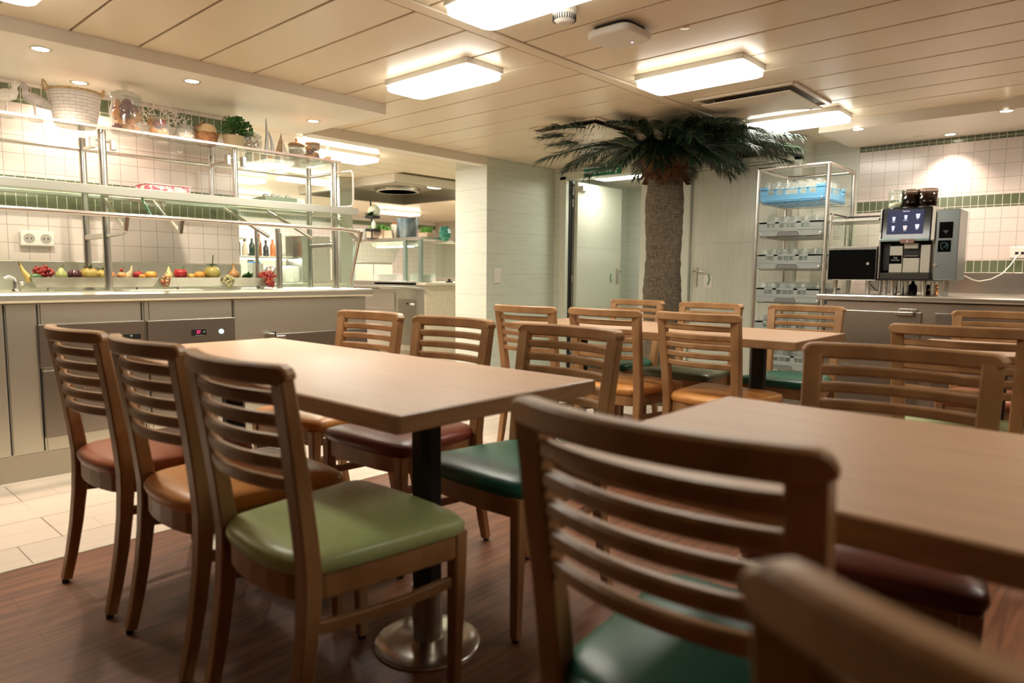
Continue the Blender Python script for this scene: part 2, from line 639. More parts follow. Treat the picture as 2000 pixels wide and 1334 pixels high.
# frames
g = G()
g.box(-4.61, -4.525, YD - .03, YD + .12, 0, 2.075)
g.box(-3.615, -3.53, YD - .03, YD + .12, 0, 2.075)
g.box(-4.61, -3.53, YD - .03, YD + .12, 2.035, 2.11)
struct(g, 'door_1_frame', M_TRIM, bevel=.004)
struct(G().box(-4.526, -4.516, YD + .02, YD + .075, 0, 2.03), 'door_1_gap_shade', M_RUB)  # black strip painting the shaded gap between frame and door leaf
g = G()
g.box(-3.16, -3.09, YD - .035, YD + .05, 0, 2.03)
g.box(-2.165, -2.10, YD - .035, YD + .05, 0, 2.03)
g.box(-3.16, -2.10, YD - .035, YD + .05, 1.995, 2.06)
struct(g, 'door_2_frame', M_TRIM, bevel=.004)


def lever(parent, x, y, z, s, d):
    """long plate with lever; s = side the lever points to, d = facing"""
    if d == 'y':
        G().box(x - .022, x + .022, y - .008, y, z - .10, z + .08).build('lock_plate', M_STZ, parent, .003)
        h = G().tube([(x, y, z + .045), (x, y - .045, z + .045), (x + s * .11, y - .05, z + .045)], .008, 8).build('door_handle', M_TUBE, parent)
        G().tube([(x + s * .13, y - .004, z + .02), (x + s * .145, y - .012, z - .03), (x + s * .125, y - .004, z - .08)], .004, 6).build('handle_cord', base_mat('green_cord', (.02, .25, .13), .5), parent)
        G().box(x + s * .09, x + s * .17, y - .003, y, z - .10, z + .01).build('notice_plate', M_WHITE, parent)
    else:
        G().box(x, x + .008, y - .022, y + .022, z - .10, z + .08).build('lock_plate', M_STZ, parent, .003)
        G().tube([(x, y, z + .045), (x + .045, y, z + .045), (x + .05, y + s * .11, z + .045)], .008, 8).build('door_handle', M_TUBE, parent)
        G().tube([(x + .004, y + s * .13, z + .02), (x + .012, y + s * .145, z - .03), (x + .004, y + s * .125, z - .08)], .004, 6).build('handle_cord', base_mat('green_cord', (.02, .25, .13), .5), parent)


d = G().box(-3.085, -2.17, YD + .0, YD + .05, 0.01, 1.99).build('door_2', M_PLK_V, kind='structure', bevel=.003)
lever(d, -3.03, YD, 1.04, 1, 'y')
d1 = G().box(-4.50, -4.455, YD + .085, YD + .925, 0.01, 2.02).build('door_1', M_PLK_V, kind='structure', bevel=.003)
lever(d1, -4.455, YD + .86, 1.04, -1, 'x')
for z in (0.25, 1.0, 1.80, 1.93):
    G().cyl((-4.512, YD + .075, z - .04), (-4.512, YD + .075, z + .04), .009, 8).build('hinge', M_TUBE, d1)
G().box(-2.9, -2.72, YD - .05, YD - .005, 1.995, 2.035).tube([(-2.80, YD - .04, 1.99), (-2.45, YD - .16, 1.985), (-2.30, YD - .04, 2.0)], .006, 6).build('door_closer', M_STX, d)
G().box(-4.456, -4.40, YD + .10, YD + .22, 1.93, 1.98).build('door_closer', M_WHITE, d1)

# baseboards
struct(G().box(-4.712, -4.70, 4.83, YD, 0, .08).box(-4.70, -4.69, 4.83, YD, 0, .08), 'baseboard_left', M_TRIM)
struct(G().box(-3.53, -3.16, YD - .01, YD, 0, .08), 'baseboard_back', M_TRIM)

# ------------------------------------------------------------------ exit sign
sg = thing('exit_sign', 'green emergency exit sign with an arrow above the open door', 'sign', (-4.06, YD - .02, 2.045))
GR = base_mat('sign_green', (.0, .20, .10), .4)
WT = base_mat('sign_white', (.75, .85, .72), .4, Emission_Color=(.75, .85, .72), Emission_Strength=0.15)
G().box(-4.285, -3.845, YD - .05, YD - .032, 2.035, 2.125).build('sign_board', GR, sg)
text('lettering', 'EMERGENCY EXIT', .046, WT, sg, facing((-4.10, YD - .051, 2.078), '-y'))
a = G().poly([(-3.905, 2.05), (-3.905, 2.085), (-3.925, 2.085), (-3.895, 2.117), (-3.865, 2.085), (-3.885, 2.085), (-3.885, 2.05)], YD - .052, YD - .05, 'y').build('arrow', WT, sg)
G().box(-4.285, -3.845, YD - .0505, YD - .05, 2.121, 2.125).box(-4.285, -3.845, YD - .0505, YD - .05, 2.035, 2.038).build('border', WT, sg)

# ================================================================== LAMPS


def panel_lamp(x0, x1, y0, y1, label, drop=.062, z=ZC, group='flat ceiling lamps', s=None, watt=11.0):
    cx, cy = (x0 + x1) / 2, (y0 + y1) / 2
    t = thing('ceiling_lamp', label, 'ceiling lamp', (cx, cy, z), group=group)
    G().box(x0 + .004, x1 - .004, y0 + .004, y1 - .004, z - drop * .5, z).build('lamp_housing', M_WHITE, t, .003)
    rx = .05
    o = [(x0 + rx, y0), (x1 - rx, y0), (x1 - rx * .3, y0 + rx * .3), (x1, y0 + rx), (x1, y1 - rx), (x1 - rx * .3, y1 - rx * .3), (x1 - rx, y1), (x0 + rx, y1), (x0 + rx * .3, y1 - rx * .3), (x0, y1 - rx), (x0, y0 + rx), (x0 + rx * .3, y0 + rx * .3)]
    G().poly(o, z - drop, z - drop * .5, 'z').build('diffuser', s or M_PANEL, t, .008, 2)
    L = bpy.data.lights.new('lamp_light', 'AREA')
    L.shape = 'RECTANGLE'
    L.size, L.size_y = x1 - x0 - .05, y1 - y0 - .05
    L.energy = watt
    L.color = COOL
    o = bpy.data.objects.new('lamp_light', L)
    COL.objects.link(o)
    o.parent = t
    o.location = (0, 0, -drop - .004)
    return t


panel_lamp(-3.335, -2.64, 2.56, 2.845, 'lit flat ceiling lamp nearest the end of the left soffit')
panel_lamp(-2.18, -1.54, 3.41, 3.71, 'lit flat ceiling lamp between the white wireless box and the square air vent')
panel_lamp(-2.185, -1.50, 1.975, 2.262, 'large lit flat ceiling lamp cut off by the top of the photo')
panel_lamp(-2.17, -1.53, 4.87, 5.17, 'lit flat ceiling lamp above the right tips of the palm')
panel_lamp(-3.40, -2.70, .55, .85, 'lit flat ceiling lamp touching the top left corner of the photo', watt=17.0)
panel_lamp(0.35, 1.05, 3.5, 3.81, 'added unseen ceiling lamp over the tables beyond the right edge')  # unseen lamp added to light the right-hand tables from above
panel_lamp(0.35, 1.05, 1.4, 1.71, 'added unseen ceiling lamp over the right foreground table', watt=6.0)  # out-of-view lamp put in to brighten the foreground tabletop
panel_lamp(-4.35, -3.75, 6.05, 6.30, 'lit flat ceiling lamp in the corridor behind the exit door', z=2.10, drop=.05, watt=5.0)
klab = ['lit flat lamp on the kitchen ceiling just past the glass jars',
        'lit flat lamp seen through the clear serving shelf', 'distant lit flat lamp above the blue metal bucket',
        'lit flat lamp at the edge of the white column', 'lit flat lamp at the far left behind the serving shelf',
        'added distant kitchen fill lamp behind the steel hood', 'added kitchen fill lamp hidden past the left tiled wall', 'added kitchen fill lamp between the hood and the far wall', 'added kitchen fill lamp behind the white column']  # these last four lamps are added to brighten the kitchen
for (x0, x1, y0, y1), lb in zip([(-5.75, -5.42, 3.40, 4.12), (-7.45, -7.15, 4.15, 4.85), (-10.1, -9.8, 7.5, 8.35), (-8.0, -7.7, 7.55, 8.2), (-8.0, -7.7, 3.5, 4.2), (-10.6, -10.3, 5.6, 6.3), (-6.3, -6.0, 1.2, 1.9), (-9.9, -9.6, 4.6, 5.3), (-5.6, -5.3, 7.9, 8.6)], klab):
    panel_lamp(x0, x1, y0, y1, lb, group='kitchen ceiling lamps', s=emis('kitchen_diffuser_lit', (1, .93, .78), 14), watt=28.0)


def spot(x, y, label, z=ZS, e=SPOT, aim=None, size=math.radians(150)):
    t = thing('downlight', label, 'downlight', (x, y, z), group='recessed downlights')
    g = G()
    g.ring_sweep([[Vector((x + r * math.cos(2 * math.pi * k / 24), y + r * math.sin(2 * math.pi * k / 24), z + h)) for k in range(24)] for r, h in ((.048, 0), (.046, -.005), (.036, -.004), (.034, 0.0))], caps=False)
    g.build('bezel', M_STY, t)
    G().cyl((x, y, z - .003), (x, y, z - .0005), .034, 20).build('lens', M_SPOTL, t)
    L = bpy.data.lights.new('spot_light', 'SPOT')
    L.energy = e
    L.color = WARM
    L.spot_size = size
    L.spot_blend = 0.7
    L.shadow_soft_size = 0.03
    o = bpy.data.objects.new('spot_light', L)
    COL.objects.link(o)
    o.parent = t
    o.location = (0, 0, -.012)
    return t


spot(-3.95, 1.01, 'left downlight of the two lit ones near the soffit edge, above the two wading birds', e=SPOT * 1.8, size=math.radians(125))
spot(-4.476, 1.323, 'lit downlight near the tiled wall above the white basket', e=SPOT * 1.15)
spot(-3.958, 1.724, 'lit downlight in the left soffit above the white coral', e=SPOT * 2.2, size=math.radians(125))
spot(-4.327, 2.713, 'lit downlight in the left soffit above the wooden sailboat')
spot(-4.45, .35, 'downlight over the counter past the left edge of the photo', e=SPOT * 1.3)
spot(-.689, 5.389, 'rightmost lit downlight in the right soffit')
spot(-1.555, 5.384, 'lit downlight beside the lamp at the left end of the right soffit')
spot(-1.097, 6.0, 'lit downlight close to the tiled wall above the coffee machine', e=SPOT * .9, size=math.radians(110))
spot(-.15, 6.0, 'downlight close to the tiled wall beyond the right edge', e=SPOT * 1.3)

# ceiling devices ---------------------------------------------------
t = thing('smoke_detector', 'white round smoke detector on the ceiling beside the large lamp', 'smoke detector', (-1.875, 2.39, ZC))
G().lathe([(.055, 0), (.055, -.012), (.048, -.014)], (-1.875, 2.39, ZC)).build('base', M_WHITE, t)
G().lathe([(.047, -.012), (.050, -.022), (.047, -.046), (.030, -.060), (.024, -.062), (.0, -.062)], (-1.875, 2.39, ZC)).build('sensor_head', M_WHITE, t)
g = G()
for k in range(28):
    a = k * math.tau / 28
    c, s_ = math.cos(a), math.sin(a)
    R = Matrix.Rotation(a, 3, 'Z')
    g.box(.0455 - 1.875, .0500 - 1.875, 2.39 - .0018, 2.39 + .0018, ZC - .050, ZC - .028, R, (-1.875, 2.39, ZC))
g.build('vent_slots', M_DARK, t)
t = thing('wireless_access_point', 'white rounded square wireless box on the ceiling with a tiny light', 'access point', (-1.83, 2.74, ZC))
o = []
for k in range(32):
    a = k * math.tau / 32
    ca, sa = math.cos(a), math.sin(a)
    o.append((-1.83 + .118 * math.copysign(abs(ca) ** .42, ca), 2.74 + .118 * math.copysign(abs(sa) ** .42, sa)))
G().poly([(-1.83 + (p[0] + 1.83) * .8, 2.74 + (p[1] - 2.74) * .8) for p in o], ZC - .018, ZC).build('bracket', M_DARK, t)
G().poly(o, ZC - .052, ZC - .018).build('housing', M_WHITE, t, .012, 3)
G().lathe([(.004, -.0535), (.004, -.052)], (-1.80, 2.80, ZC), 10).build('status_light', emis('blue_led', (.5, .45, 1), 6), t)
t = thing('blanking_plug', 'small flat round cap on the ceiling panel beside the wireless box', 'cap', (-1.60, 2.92, ZC))
G().lathe([(.022, 0), (.022, -.003), (.0, -.003)], (-1.60, 2.92, ZC)).build('disc', M_CEIL, t)


def diffuser_vent(cx, cy, s, label):
    t = thing('air_vent', label, 'air vent', (cx, cy, ZC), group='square ceiling air vents')
    h = s / 2
    g = G()
    for a in (-1, 1):
        g.box(cx - h, cx + h, cy + a * h - .015, cy + a * h + .015, ZC - .014, ZC)
        g.box(cx + a * h - .015, cx + a * h + .015, cy - h, cy + h, ZC - .014, ZC)
    g.build('frame', M_CREAM, t, .003)
    G().box(cx - h + .015, cx + h - .015, cy - h + .015, cy + h - .015, ZC - .003, ZC - .001).build('duct_opening', base_mat('vent_duct_brown', (.26, .20, .13), .6), t)
    k = h - .03
    vs = [(cx - k, cy - k, ZC - .040), (cx + k, cy - k, ZC - .040), (cx + k, cy + k, ZC - .040), (cx - k, cy + k, ZC - .040),
          (cx - k * .45, cy - k * .45, ZC - .052), (cx + k * .45, cy - k * .45, ZC - .052), (cx + k * .45, cy + k * .45, ZC - .052), (cx - k * .45, cy + k * .45, ZC - .052),
          (cx - k, cy - k, ZC - .034), (cx + k, cy - k, ZC - .034), (cx + k, cy + k, ZC - .034), (cx - k, cy + k, ZC - .034)]
    fs = [(4, 5, 6, 7), (0, 1, 5, 4), (1, 2, 6, 5), (2, 3, 7, 6), (3, 0, 4, 7), (0, 1, 9, 8), (1, 2, 10, 9), (2, 3, 11, 10), (3, 0, 8, 11), (8, 9, 10, 11)]
    G().add(vs, fs).build('deflector_plate', M_CREAM, t)
    for a in (-1, 1):
        for b in (-1, 1):
            G().cyl((cx + a * k * .8, cy + b * k * .8, ZC - .05), (cx + a * k * .8, cy + b * k * .8, ZC), .006, 8).build('bolt', M_TUBE, t)


diffuser_vent(-1.86, 4.43, .62, 'square white ceiling air vent between the two right lamps')
diffuser_vent(-3.24, 4.43, .62, 'square white ceiling air vent behind the left palm fronds')
t = thing('sprinkler_cap', 'flat white round cover on the right soffit left of the wall downlight', 'sprinkler cover', (-1.29, 5.965, ZS))
G().lathe([(.05, 0), (.05, -.004), (.03, -.008), (0, -.008)], (-1.29, 5.965, ZS)).build('disc', M_SOFF, t)

# ================================================================== CHAIRS


def chair_outline():
    h = [(0, -.192), (.07, -.188), (.13, -.176), (.172, -.152), (.192, -.115), (.205, -.03), (.216, .06), (.226, .16), (.232, .215), (.224, .243), (.19, .258), (.1, .268), (0, .270)]
    return h + [(-x, y) for x, y in h[::-1][1:-1]]


def rail(z, hgt, th, x1, bow, y0, rnd=.3):
    pts = []
    for i in range(13):
        u = -1 + i / 6
        pts.append((x1 * u, y0 - bow * (1 - u * u), z))
    return G().bar(pts, hgt, th, side=(0, 0, 1), smooth=False, rnd=rnd)


def post_y(z):
    # depth of the rear post at height z
    if z < .44:
        return -.150 - .062 * ((.44 - z) / .44) ** 1.8
    return -.150 - .060 * ((z - .44) / .43) ** 1.15


def make_chair():
    t = thing('dining_chair', 'x', 'chair', (0, 0, 0), group='ladder-back dining chairs')
    out = chair_outline()
    rings = []
    for s_, z in ((.985, .424), (1.0, .432), (1.008, .442), (1.0, .452), (.97, .460), (.88, .4675), (.7, .4725), (.45, .475), (.2, .476)):
        rings.append([Vector((x * s_, .035 + (y - .035) * s_, z)) for x, y in out])
    G().ring_sweep(rings, smooth=True).build('seat', SEAT['orange'], t)
    G().poly([(x * .965, .035 + (y - .035) * .965) for x, y in out], .365, .425).build('seat_frame', M_CHAIR, t, .004)
    for s_ in (-1, 1):
        pts, ws, hs = [], [], []
        for z in (0.012, .10, .20, .30, .38, .44, .52, .60, .68, .76, .82, .842):
            xx = .186 + .012 * max(0, (z - .44) / .43)
            pts.append((s_ * xx, post_y(z), z))
            ws.append(.030 + .014 * min(1, z / .44) + (.002 if z > .6 else 0))
            hs.append(.028 + .014 * (1 - abs(z - .44) / .44))
        L = G().bar(pts, ws, hs, side=(1, 0, 0), rnd=.22)
        L = L.build('leg', M_CHAIR, t)
        G().cyl((s_ * .186, post_y(0), 0.0), (s_ * .186, post_y(0), .014), .011, 10).build('glide', M_RUB, L)
        pts = [(s_ * .196, .235, .012), (s_ * .200, .236, .15), (s_ * .205, .237, .32), (s_ * .206, .237, .425)]
        L = G().bar(pts, [.026, .031, .037, .040], [.026, .031, .037, .040], side=(1, 0, 0), rnd=.25).build('leg', M_CHAIR, t)
        G().cyl((s_ * .196, .235, 0.0), (s_ * .196, .235, .014), .011, 10).build('glide', M_RUB, L)
        g = G().bar([(s_ * .188, -.165, .318), (s_ * .193, -.05, .305), (s_ * .198, .08, .298), (s_ * .203, .225, .302)], .018, .026, side=(1, 0, 0))
        g.build('stretcher', M_CHAIR, t)
    # top rail: end blocks rounded into the posts
    yt = post_y(.85)
    pts, ws = [], []
    us = [-1 + i / 8 for i in range(1, 16)]
    us = [-1, -.992, -.975, -.95] + us + [.95, .975, .992, 1]
    for u in us:
        wd = {1: .020, .992: .029, .975: .036, .95: .040}.get(abs(u), .041)
        pts.append((.2155 * u, yt + .004 - .046 * (1 - u * u), .8495 - (.041 - wd) / 2))
        ws.append(wd)
    G().bar(pts, ws, .033, side=(0, 0, 1), rnd=.32).build('top_rail', M_CHAIR, t, .003)
    for zt in (.813, .769, .7245, .680, .635):
        z = zt - .0135
        rail(z, .027, .020, .188, .042, post_y(z) + .003, rnd=.5).build('slat', M_CHAIR, t)
    return t


chair0 = make_chair()
used = [False]


def place_chair(xt, yt, back, ang, label, seat, group=None):
    """xt, yt: middle of the back's top; back=-1 faces +Y (back toward the camera side), back=+1 faces -Y"""
    rz = math.radians(ang) + (0 if back < 0 else math.pi)
    # local back top is at (0,-.212)
    off = Matrix.Rotation(rz, 3, 'Z') @ Vector((0, -.212, 0))
    loc = (xt - off.x, yt - off.y, 0)
    if not used[0]:
        used[0] = True
        chair0.location = loc
        chair0.rotation_euler = (0, 0, rz)
        chair0['label'] = label
        for ch in chair0.children:
            if ch.name == 'seat':
                ch.data.materials[0] = SEAT[seat]
        return chair0
    c = dup(chair0, loc, rz, label, None, {'seat': SEAT[seat]})
    return c


CH = [
    (-2.42, .661, -1, 2.5, 'wooden ladder-back chair with a terracotta seat, leftmost in front of the left table', 'terracotta'),
    (-1.908, .677, -1, 0, 'wooden ladder-back chair with an orange seat between the terracotta and light green ones', 'orange'),
    (-1.393, .667, -1, -1.0, 'wooden ladder-back chair with a light green seat pulled up to the left table', 'light_green'),
    (-2.577, 1.892, 1, 2.5, 'ladder-back chair with an orange seat at the far left side of the left table', 'orange'),
    (-2.023, 1.886, 1, 1.7, 'ladder-back chair with a brown-red seat, middle of the far side of the left table', 'maroon'),
    (-1.417, 1.857, 1, -2.8, 'ladder-back chair with a dark green seat at the right end of the left table', 'dark_green'),
    (-2.554, 2.924, -1, .4, 'ladder-back chair with a red-brown seat, left one on the near side of the back table', 'terracotta'),
    (-2.054, 2.981, -1, .5, 'ladder-back chair with an orange seat, middle one on the near side of the back table', 'orange'),
    (-1.533, 2.999, -1, -4, 'ladder-back chair with an orange seat, right one on the near side of the back table', 'orange'),
    (-2.63, 4.24, 1, -3, 'ladder-back chair with a dark green seat behind the back table, left of the palm trunk', 'dark_green'),
    (-2.047, 4.19, 1, -2, 'ladder-back chair with a sage seat behind the back table, just right of the palm trunk', 'sage'),
    (-1.486, 4.306, 1, 3, 'ladder-back chair with a dark green seat behind the back table, before the glass rack', 'dark_green'),
    (-.435, .726, -1, -2.3, 'large blurred ladder-back chair with an emerald green seat in the foreground', 'dark_green'),
    (-.43, 1.915, 1, 5, 'ladder-back chair with a dark red seat on the far side of the right foreground table', 'maroon'),
    (.052, .385, -1, -7, 'closest blurred chair back cut off by the lower right corner', 'terracotta'),
    (-.472, 2.95, -1, 2, 'ladder-back chair with a light green seat at the table near the right edge', 'light_green'),
    (-.51, 4.38, 1, 4, 'ladder-back chair with a red seat in front of the steel counter, at the right edge', 'terracotta'),
]
for c in CH:
    place_chair(*c)

# ================================================================== TABLES


def make_table(L, W=.705):
    t = thing('dining_table', 'x', 'table', (0, 0, 0), group='rectangular wooden dining tables')
    e = .007
    G().box(e, L - e, e, W - e, .712, .7505).build('tabletop', M_TABLE, t, .002)
    g = G()
    g.box(0, L, 0, e, .709, .75).box(0, L, W - e, W, .709, .75).box(0, e, e, W - e, .709, .75).box(L - e, L, e, W - e, .709, .75)
    g.build('edge_band', M_TEDGE, t, .0035, 2)
    for x in (.315, L - .315):
        G().box(x - .16, x + .16, W / 2 - .16, W / 2 + .16, .705, .712).build('mounting_plate', M_BLACK, t)
        G().bar([(x, W / 2, .17), (x, W / 2, .706)], .074, .074, rnd=.5).build('column', M_BLACK, t)
        b = G().lathe([(.150, 0), (.150, .006), (.146, .009), (.10, .013), (.06, .018), (.045, .022)], (x, W / 2, 0), 48).build('base', M_DISC, t)
        G().cyl((x, W / 2, .018), (x, W / 2, .175), .043, 32).build('sleeve', M_STZ, b)
    return t


tb = make_table(1.762)
tb.location = (-2.872, .877, 0)
tb['label'] = 'long wooden dining table in the middle left with three chairs on each side'
t = dup(tb, (-.727, .892, 0), 0, 'close wooden dining table at the right, blurred in the foreground')
t = dup(tb, (-2.875, 3.13, 0), 0, 'wooden dining table in the back in front of the palm trunk')
t = dup(tb, (-.727, 3.13, 0), 0, 'wooden dining table at the right edge in front of the steel counter')

# ================================================================== LEFT SERVING COUNTER
XF = -4.05
t = thing('serving_counter', 'long stainless steel serving counter along the left tiled wall', 'counter', (-4.35, .6, 0))
G().box(-4.655, XF, -2.5, 2.93, .13, .88).build('body', M_STY, t)
G().box(-4.655, XF + .005, -2.5, 2.93, 0.0, .13).build('plinth', steel('brushed_steel_plinth', (.55, .52, .44), .42, 'y'), t)
o = [(-4.655, .936), (-4.03, .936), (-4.012, .932), (-4.004, .922), (-4.004, .896), (-4.010, .885), (-4.03, .882), (-4.655, .882)]
G().poly([(a, b) for a, b in o], -2.5, 2.965, 'y').build('worktop', M_STY, t)
G().box(-4.6595, -4.645, -2.5, 2.318, .936, 1.098).build('splashback', M_STY, t, .002)
# front panels with narrow dark joints
SEGS = [(-1.2, -.2), (-.2, .815), (.823, .951), (.966, 1.435), (1.452, 1.470), (1.478, 1.952), (1.964, 2.925)]
for a, b in SEGS:
    G().box(XF, XF + .006, a + .003, b - .003, .135, .876).build('front_panel', M_STY, t, .002)
for a in (.957, 1.443, 1.958, .819):
    G().box(XF - .004, XF + .002, a - .003, a + .003, .135, .876).build('joint', M_DARK, t)
# refrigerated units
def fridge_face(y0, y1, ztop, zsplit, zbot, handle):
    f = G().box(XF + .006, XF + .024, y0, y1, zsplit + .012, ztop).build('control_panel', M_STD, t, .003)
    d = G().box(XF + .006, XF + .028, y0 + .006, y1, zbot, zsplit).build('door', M_STD, t, .004)
    return f, d
f, d = fridge_face(.953, 1.447, .775, .545, .20, 0)
G().box(XF + .024, XF + .0275, 1.335, 1.425, .675, .705).build('display', M_BLACK, f, .002)
text('display_marks', '-o\n. . .', .016, WT, f, facing((XF + .029, 1.375, .689), '+x'))
G().box(XF + .024, XF + .03, 1.02, 1.05, .60, .62).build('latch_plate', M_STZ, f, .001)
G().box(XF + .024, XF + .026, 1.165, 1.245, .663, .672).build('display_label', M_BLACK, f)
G().box(XF + .028, XF + .033, 1.13, 1.30, .43, .47).build('vent_slots', M_STZ, d)
f, d = fridge_face(1.462, 1.960, .772, .545, .20, 0)
G().box(XF + .024, XF + .0275, 1.700, 1.785, .675, .712).build('display', M_BLACK, f, .002)
text('display_digits', '27', .024, emis('red_digits', (1, .03, .12), 4), f, facing((XF + .029, 1.738, .695), '+x'))
text('display_marks', '-o', .014, WT, f, facing((XF + .029, 1.770, .697), '+x'))
text('display_buttons', '.. .. .. ..', .018, WT, f, facing((XF + .029, 1.742, .682), '+x'))
text('maker_mark', 'uv', .03, M_BLACK, f, facing((XF + .0255, 1.742, .632), '+x'))
G().lathe([(.014, 0), (.014, .004), (0, .004)], (0, 0, 0), 20)
g = G()
for k in range(1):
    g.cyl((XF + .024, 1.874, .692), (XF + .029, 1.874, .692), .0145, 20)
g.build('indicator_light', emis('pale_blue_indicator', (.62, .95, 1), 1.6), f)
for y_ in range(5):
    G().box(XF + .0281, XF + .030, 1.60 + y_ * .026, 1.612 + y_ * .026, .40, .455).build('vent_slot', M_DARK, d)
# third unit: dark door with strip handle
d = G().box(XF + .006, XF + .020, 2.215, 2.93, .20, .655).build('door', M_STD, t, .003)
G().box(XF + .02, XF + .034, 2.225, 2.29, .56, .645).build('strip_handle', steel('bright_strip', (.75, .78, .82), .25, 'z'), d, .004)
G().box(XF + .006, XF + .05, 2.168, 2.205, .545, .665).build('hinge_block', M_STZ, d, .004)
G().box(XF + .02, XF + .045, 2.205, 2.215, .52, .67).build('hinge_plate', M_DARK, d)
for z in (.575, .635):
    G().cyl((XF + .02, 2.216, z), (XF + .05, 2.216, z), .006, 8).build('bolt', M_TUBE, d)

# ------------------------------------------------------------------ gantry over the counter
XA, XB = -4.22, -4.55
gt = thing('serving_gantry', 'stainless steel and glass serving gantry with shelves above the left counter', 'sneeze guard', (-4.38, 1.34, .936))
for x in (XA, XB):
    for y in (1.341, 2.803):
        p = G().cyl((x, y, .938), (x, y, 1.805 if x == XA else 1.80), .0205, 18).build('post', M_TUBE, gt)
        G().cyl((x, y, .936), (x, y, .944), .030, 18).build('post_flange', M_TUBE, p)
    p = G().cyl((x, 2.085, 1.50), (x, 2.085, 1.80), .017, 16).build('post', M_TUBE, gt)
    for y in (-.10, -1.5):
        G().cyl((x, y, .938), (x, y, 1.80), .0205, 14).build('post', M_TUBE, gt)
for y in (2.335,):
    G().cyl((XB + .1, y, .938), (XB + .1, y, 1.34), .013, 12).build('thin_post', M_TUBE, gt)
G().cyl((XA, 2.364, .938), (XA, 2.364, 1.33), .0165, 14).build('thin_post', M_TUBE, gt)
G().cyl((XA + .0, 2.385, .938), (XA + .0, 2.385, 1.30), .006, 8).build('thin_post', M_TUBE, gt)
# cross ties
for y in (1.341, 2.803):
    G().box(XB, XA, y - .013, y + .013, 1.222, 1.250).build('cross_tie', M_STX, gt, .003)
for y in (-.10, 1.341, 2.085, 2.803):
    G().cyl((XB, y, 1.735), (XA + .01, y, 1.735), .011, 10).build('cross_tie', M_TUBE, gt)
G().cyl((XB, -2.4, 1.735), (XB, 2.803, 1.735), .011, 10).build('rear_tube', M_TUBE, gt)
# steel shelf (glass middle, folded steel front and back)
o = [(-4.02, 1.487), (-4.02, 1.440), (-4.035, 1.440), (-4.035, 1.474), (-4.14, 1.474), (-4.14, 1.487)]
G().poly(o, -2.4, 2.86, 'y').build('shelf_front_rail', M_STY, gt, .003)
G().box(-4.60, -4.54, -2.4, 2.84, 1.466, 1.485).build('shelf_rear_rail', M_STY, gt, .003)
G().box(-4.56, -4.12, -2.4, 2.84, 1.486, 1.494).build('shelf_glass', M_GLASS, gt)
# top glass shelf
G().box(-4.60, -4.13, -2.4, 2.80, 1.800, 1.810).build('top_glass', M_GLASS, gt)
G().box(-4.130, -4.126, -2.4, 2.80, 1.799, 1.811).build('top_glass_edge', M_PINKEDGE, gt)
# rail and slanted glass below the steel shelf
RX = -3.915
G().tube([(RX, -2.4, 1.330), (RX, 2.66, 1.330), (RX - .0, 2.79, 1.318)], .0125, 12).build('front_rail', M_TUBE, gt)
G().tube([(RX, 2.79, 1.320), (RX - .01, 2.80, 1.29), (-4.04, 2.80, .975)], .0105, 10).build('end_strut', M_TUBE, gt)
for a, b in ((-2.4, -.05), (.0, 1.40), (1.46, 2.72)):
    G().add([(-4.045, a, 1.442), (-4.045, b, 1.442), (RX - .01, b, 1.345), (RX - .01, a, 1.345),
             (-4.045, a, 1.437), (-4.045, b, 1.437), (RX - .01, b, 1.340), (RX - .01, a, 1.340)],
            [(0, 1, 2, 3), (4, 5, 6, 7), (0, 1, 5, 4), (1, 2, 6, 5), (2, 3, 7, 6), (3, 0, 4, 7)]).build('slanted_glass', M_GLASSG, gt)
for y in (1.465,):
    G().add([(-4.045, y, 1.446), (-4.045, y + .007, 1.446), (RX, y + .007, 1.338), (RX, y, 1.338),
             (-4.045, y, 1.434), (-4.045, y + .007, 1.434), (RX, y + .007, 1.326), (RX, y, 1.326)],
            [(0, 1, 2, 3), (4, 5, 6, 7), (0, 1, 5, 4), (1, 2, 6, 5), (2, 3, 7, 6), (3, 0, 4, 7)]).build('glass_end_edge', M_GEDGE, gt)
# V brackets hanging under the rail
for y in (1.341, 1.62, 2.803):
    b = G().bar([(XA, y - .02 if y > 1.5 else y, 1.44), (RX - .02, y + .0, 1.255)], .018, .022, side=(0, 1, 0)).build('bracket', M_STX, gt)
    G().bar([(RX - .02, y, 1.255), (RX - .005, y + .005, 1.325)], .018, .030, side=(0, 1, 0)).build('bracket_leg', M_STX, b)
    G().bar([(XA, y, 1.235), (RX - .03, y, 1.245)], .016, .020, side=(0, 1, 0)).build('bracket_tie', M_STX, b) if y < 1.5 else None
    G().ball((XA + .08, y, 1.425), .012).build('knob', M_TUBE, b)
for y in (2.15, 2.45):
    G().bar([(XA, y - .15, 1.44), (RX - .03, y, 1.26)], .014, .018, side=(0, 1, 0)).build('bracket', M_STX, gt)
# glass clamps at the posts and the curved end glass
for y in (1.341, 2.085):
    for s_ in (-1, 1):
        c = G().box(XA - .01, XA + .03, y + s_ * .05 - .012, y + s_ * .05 + .012, 1.70, 1.76).build('glass_clamp', M_STX, gt, .003)
        G().cyl((XA, y, 1.745), (XA, y + s_ * .05, 1.745), .007, 8).build('clamp_pin', M_TUBE, c)
for a, b in ((2.13, 2.76),):
    G().box(XA + .012, XA + .017, a, b, 1.50, 1.795).build('front_glass', M_GLASS, gt)
yl = 2.845
G().tube([(XA, 2.803, 1.735), (XA + .02, yl, 1.745), (XA + .13, yl + .01, 1.745), (XA + .15, yl + .01, 1.72), (XA + .15, yl + .01, 1.53), (XA + .13, yl + .01, 1.505), (XA, yl, 1.505)], .0065, 8).build('end_loop', base_mat('bright_acrylic_rod', (.9, .85, .8), .15), gt)
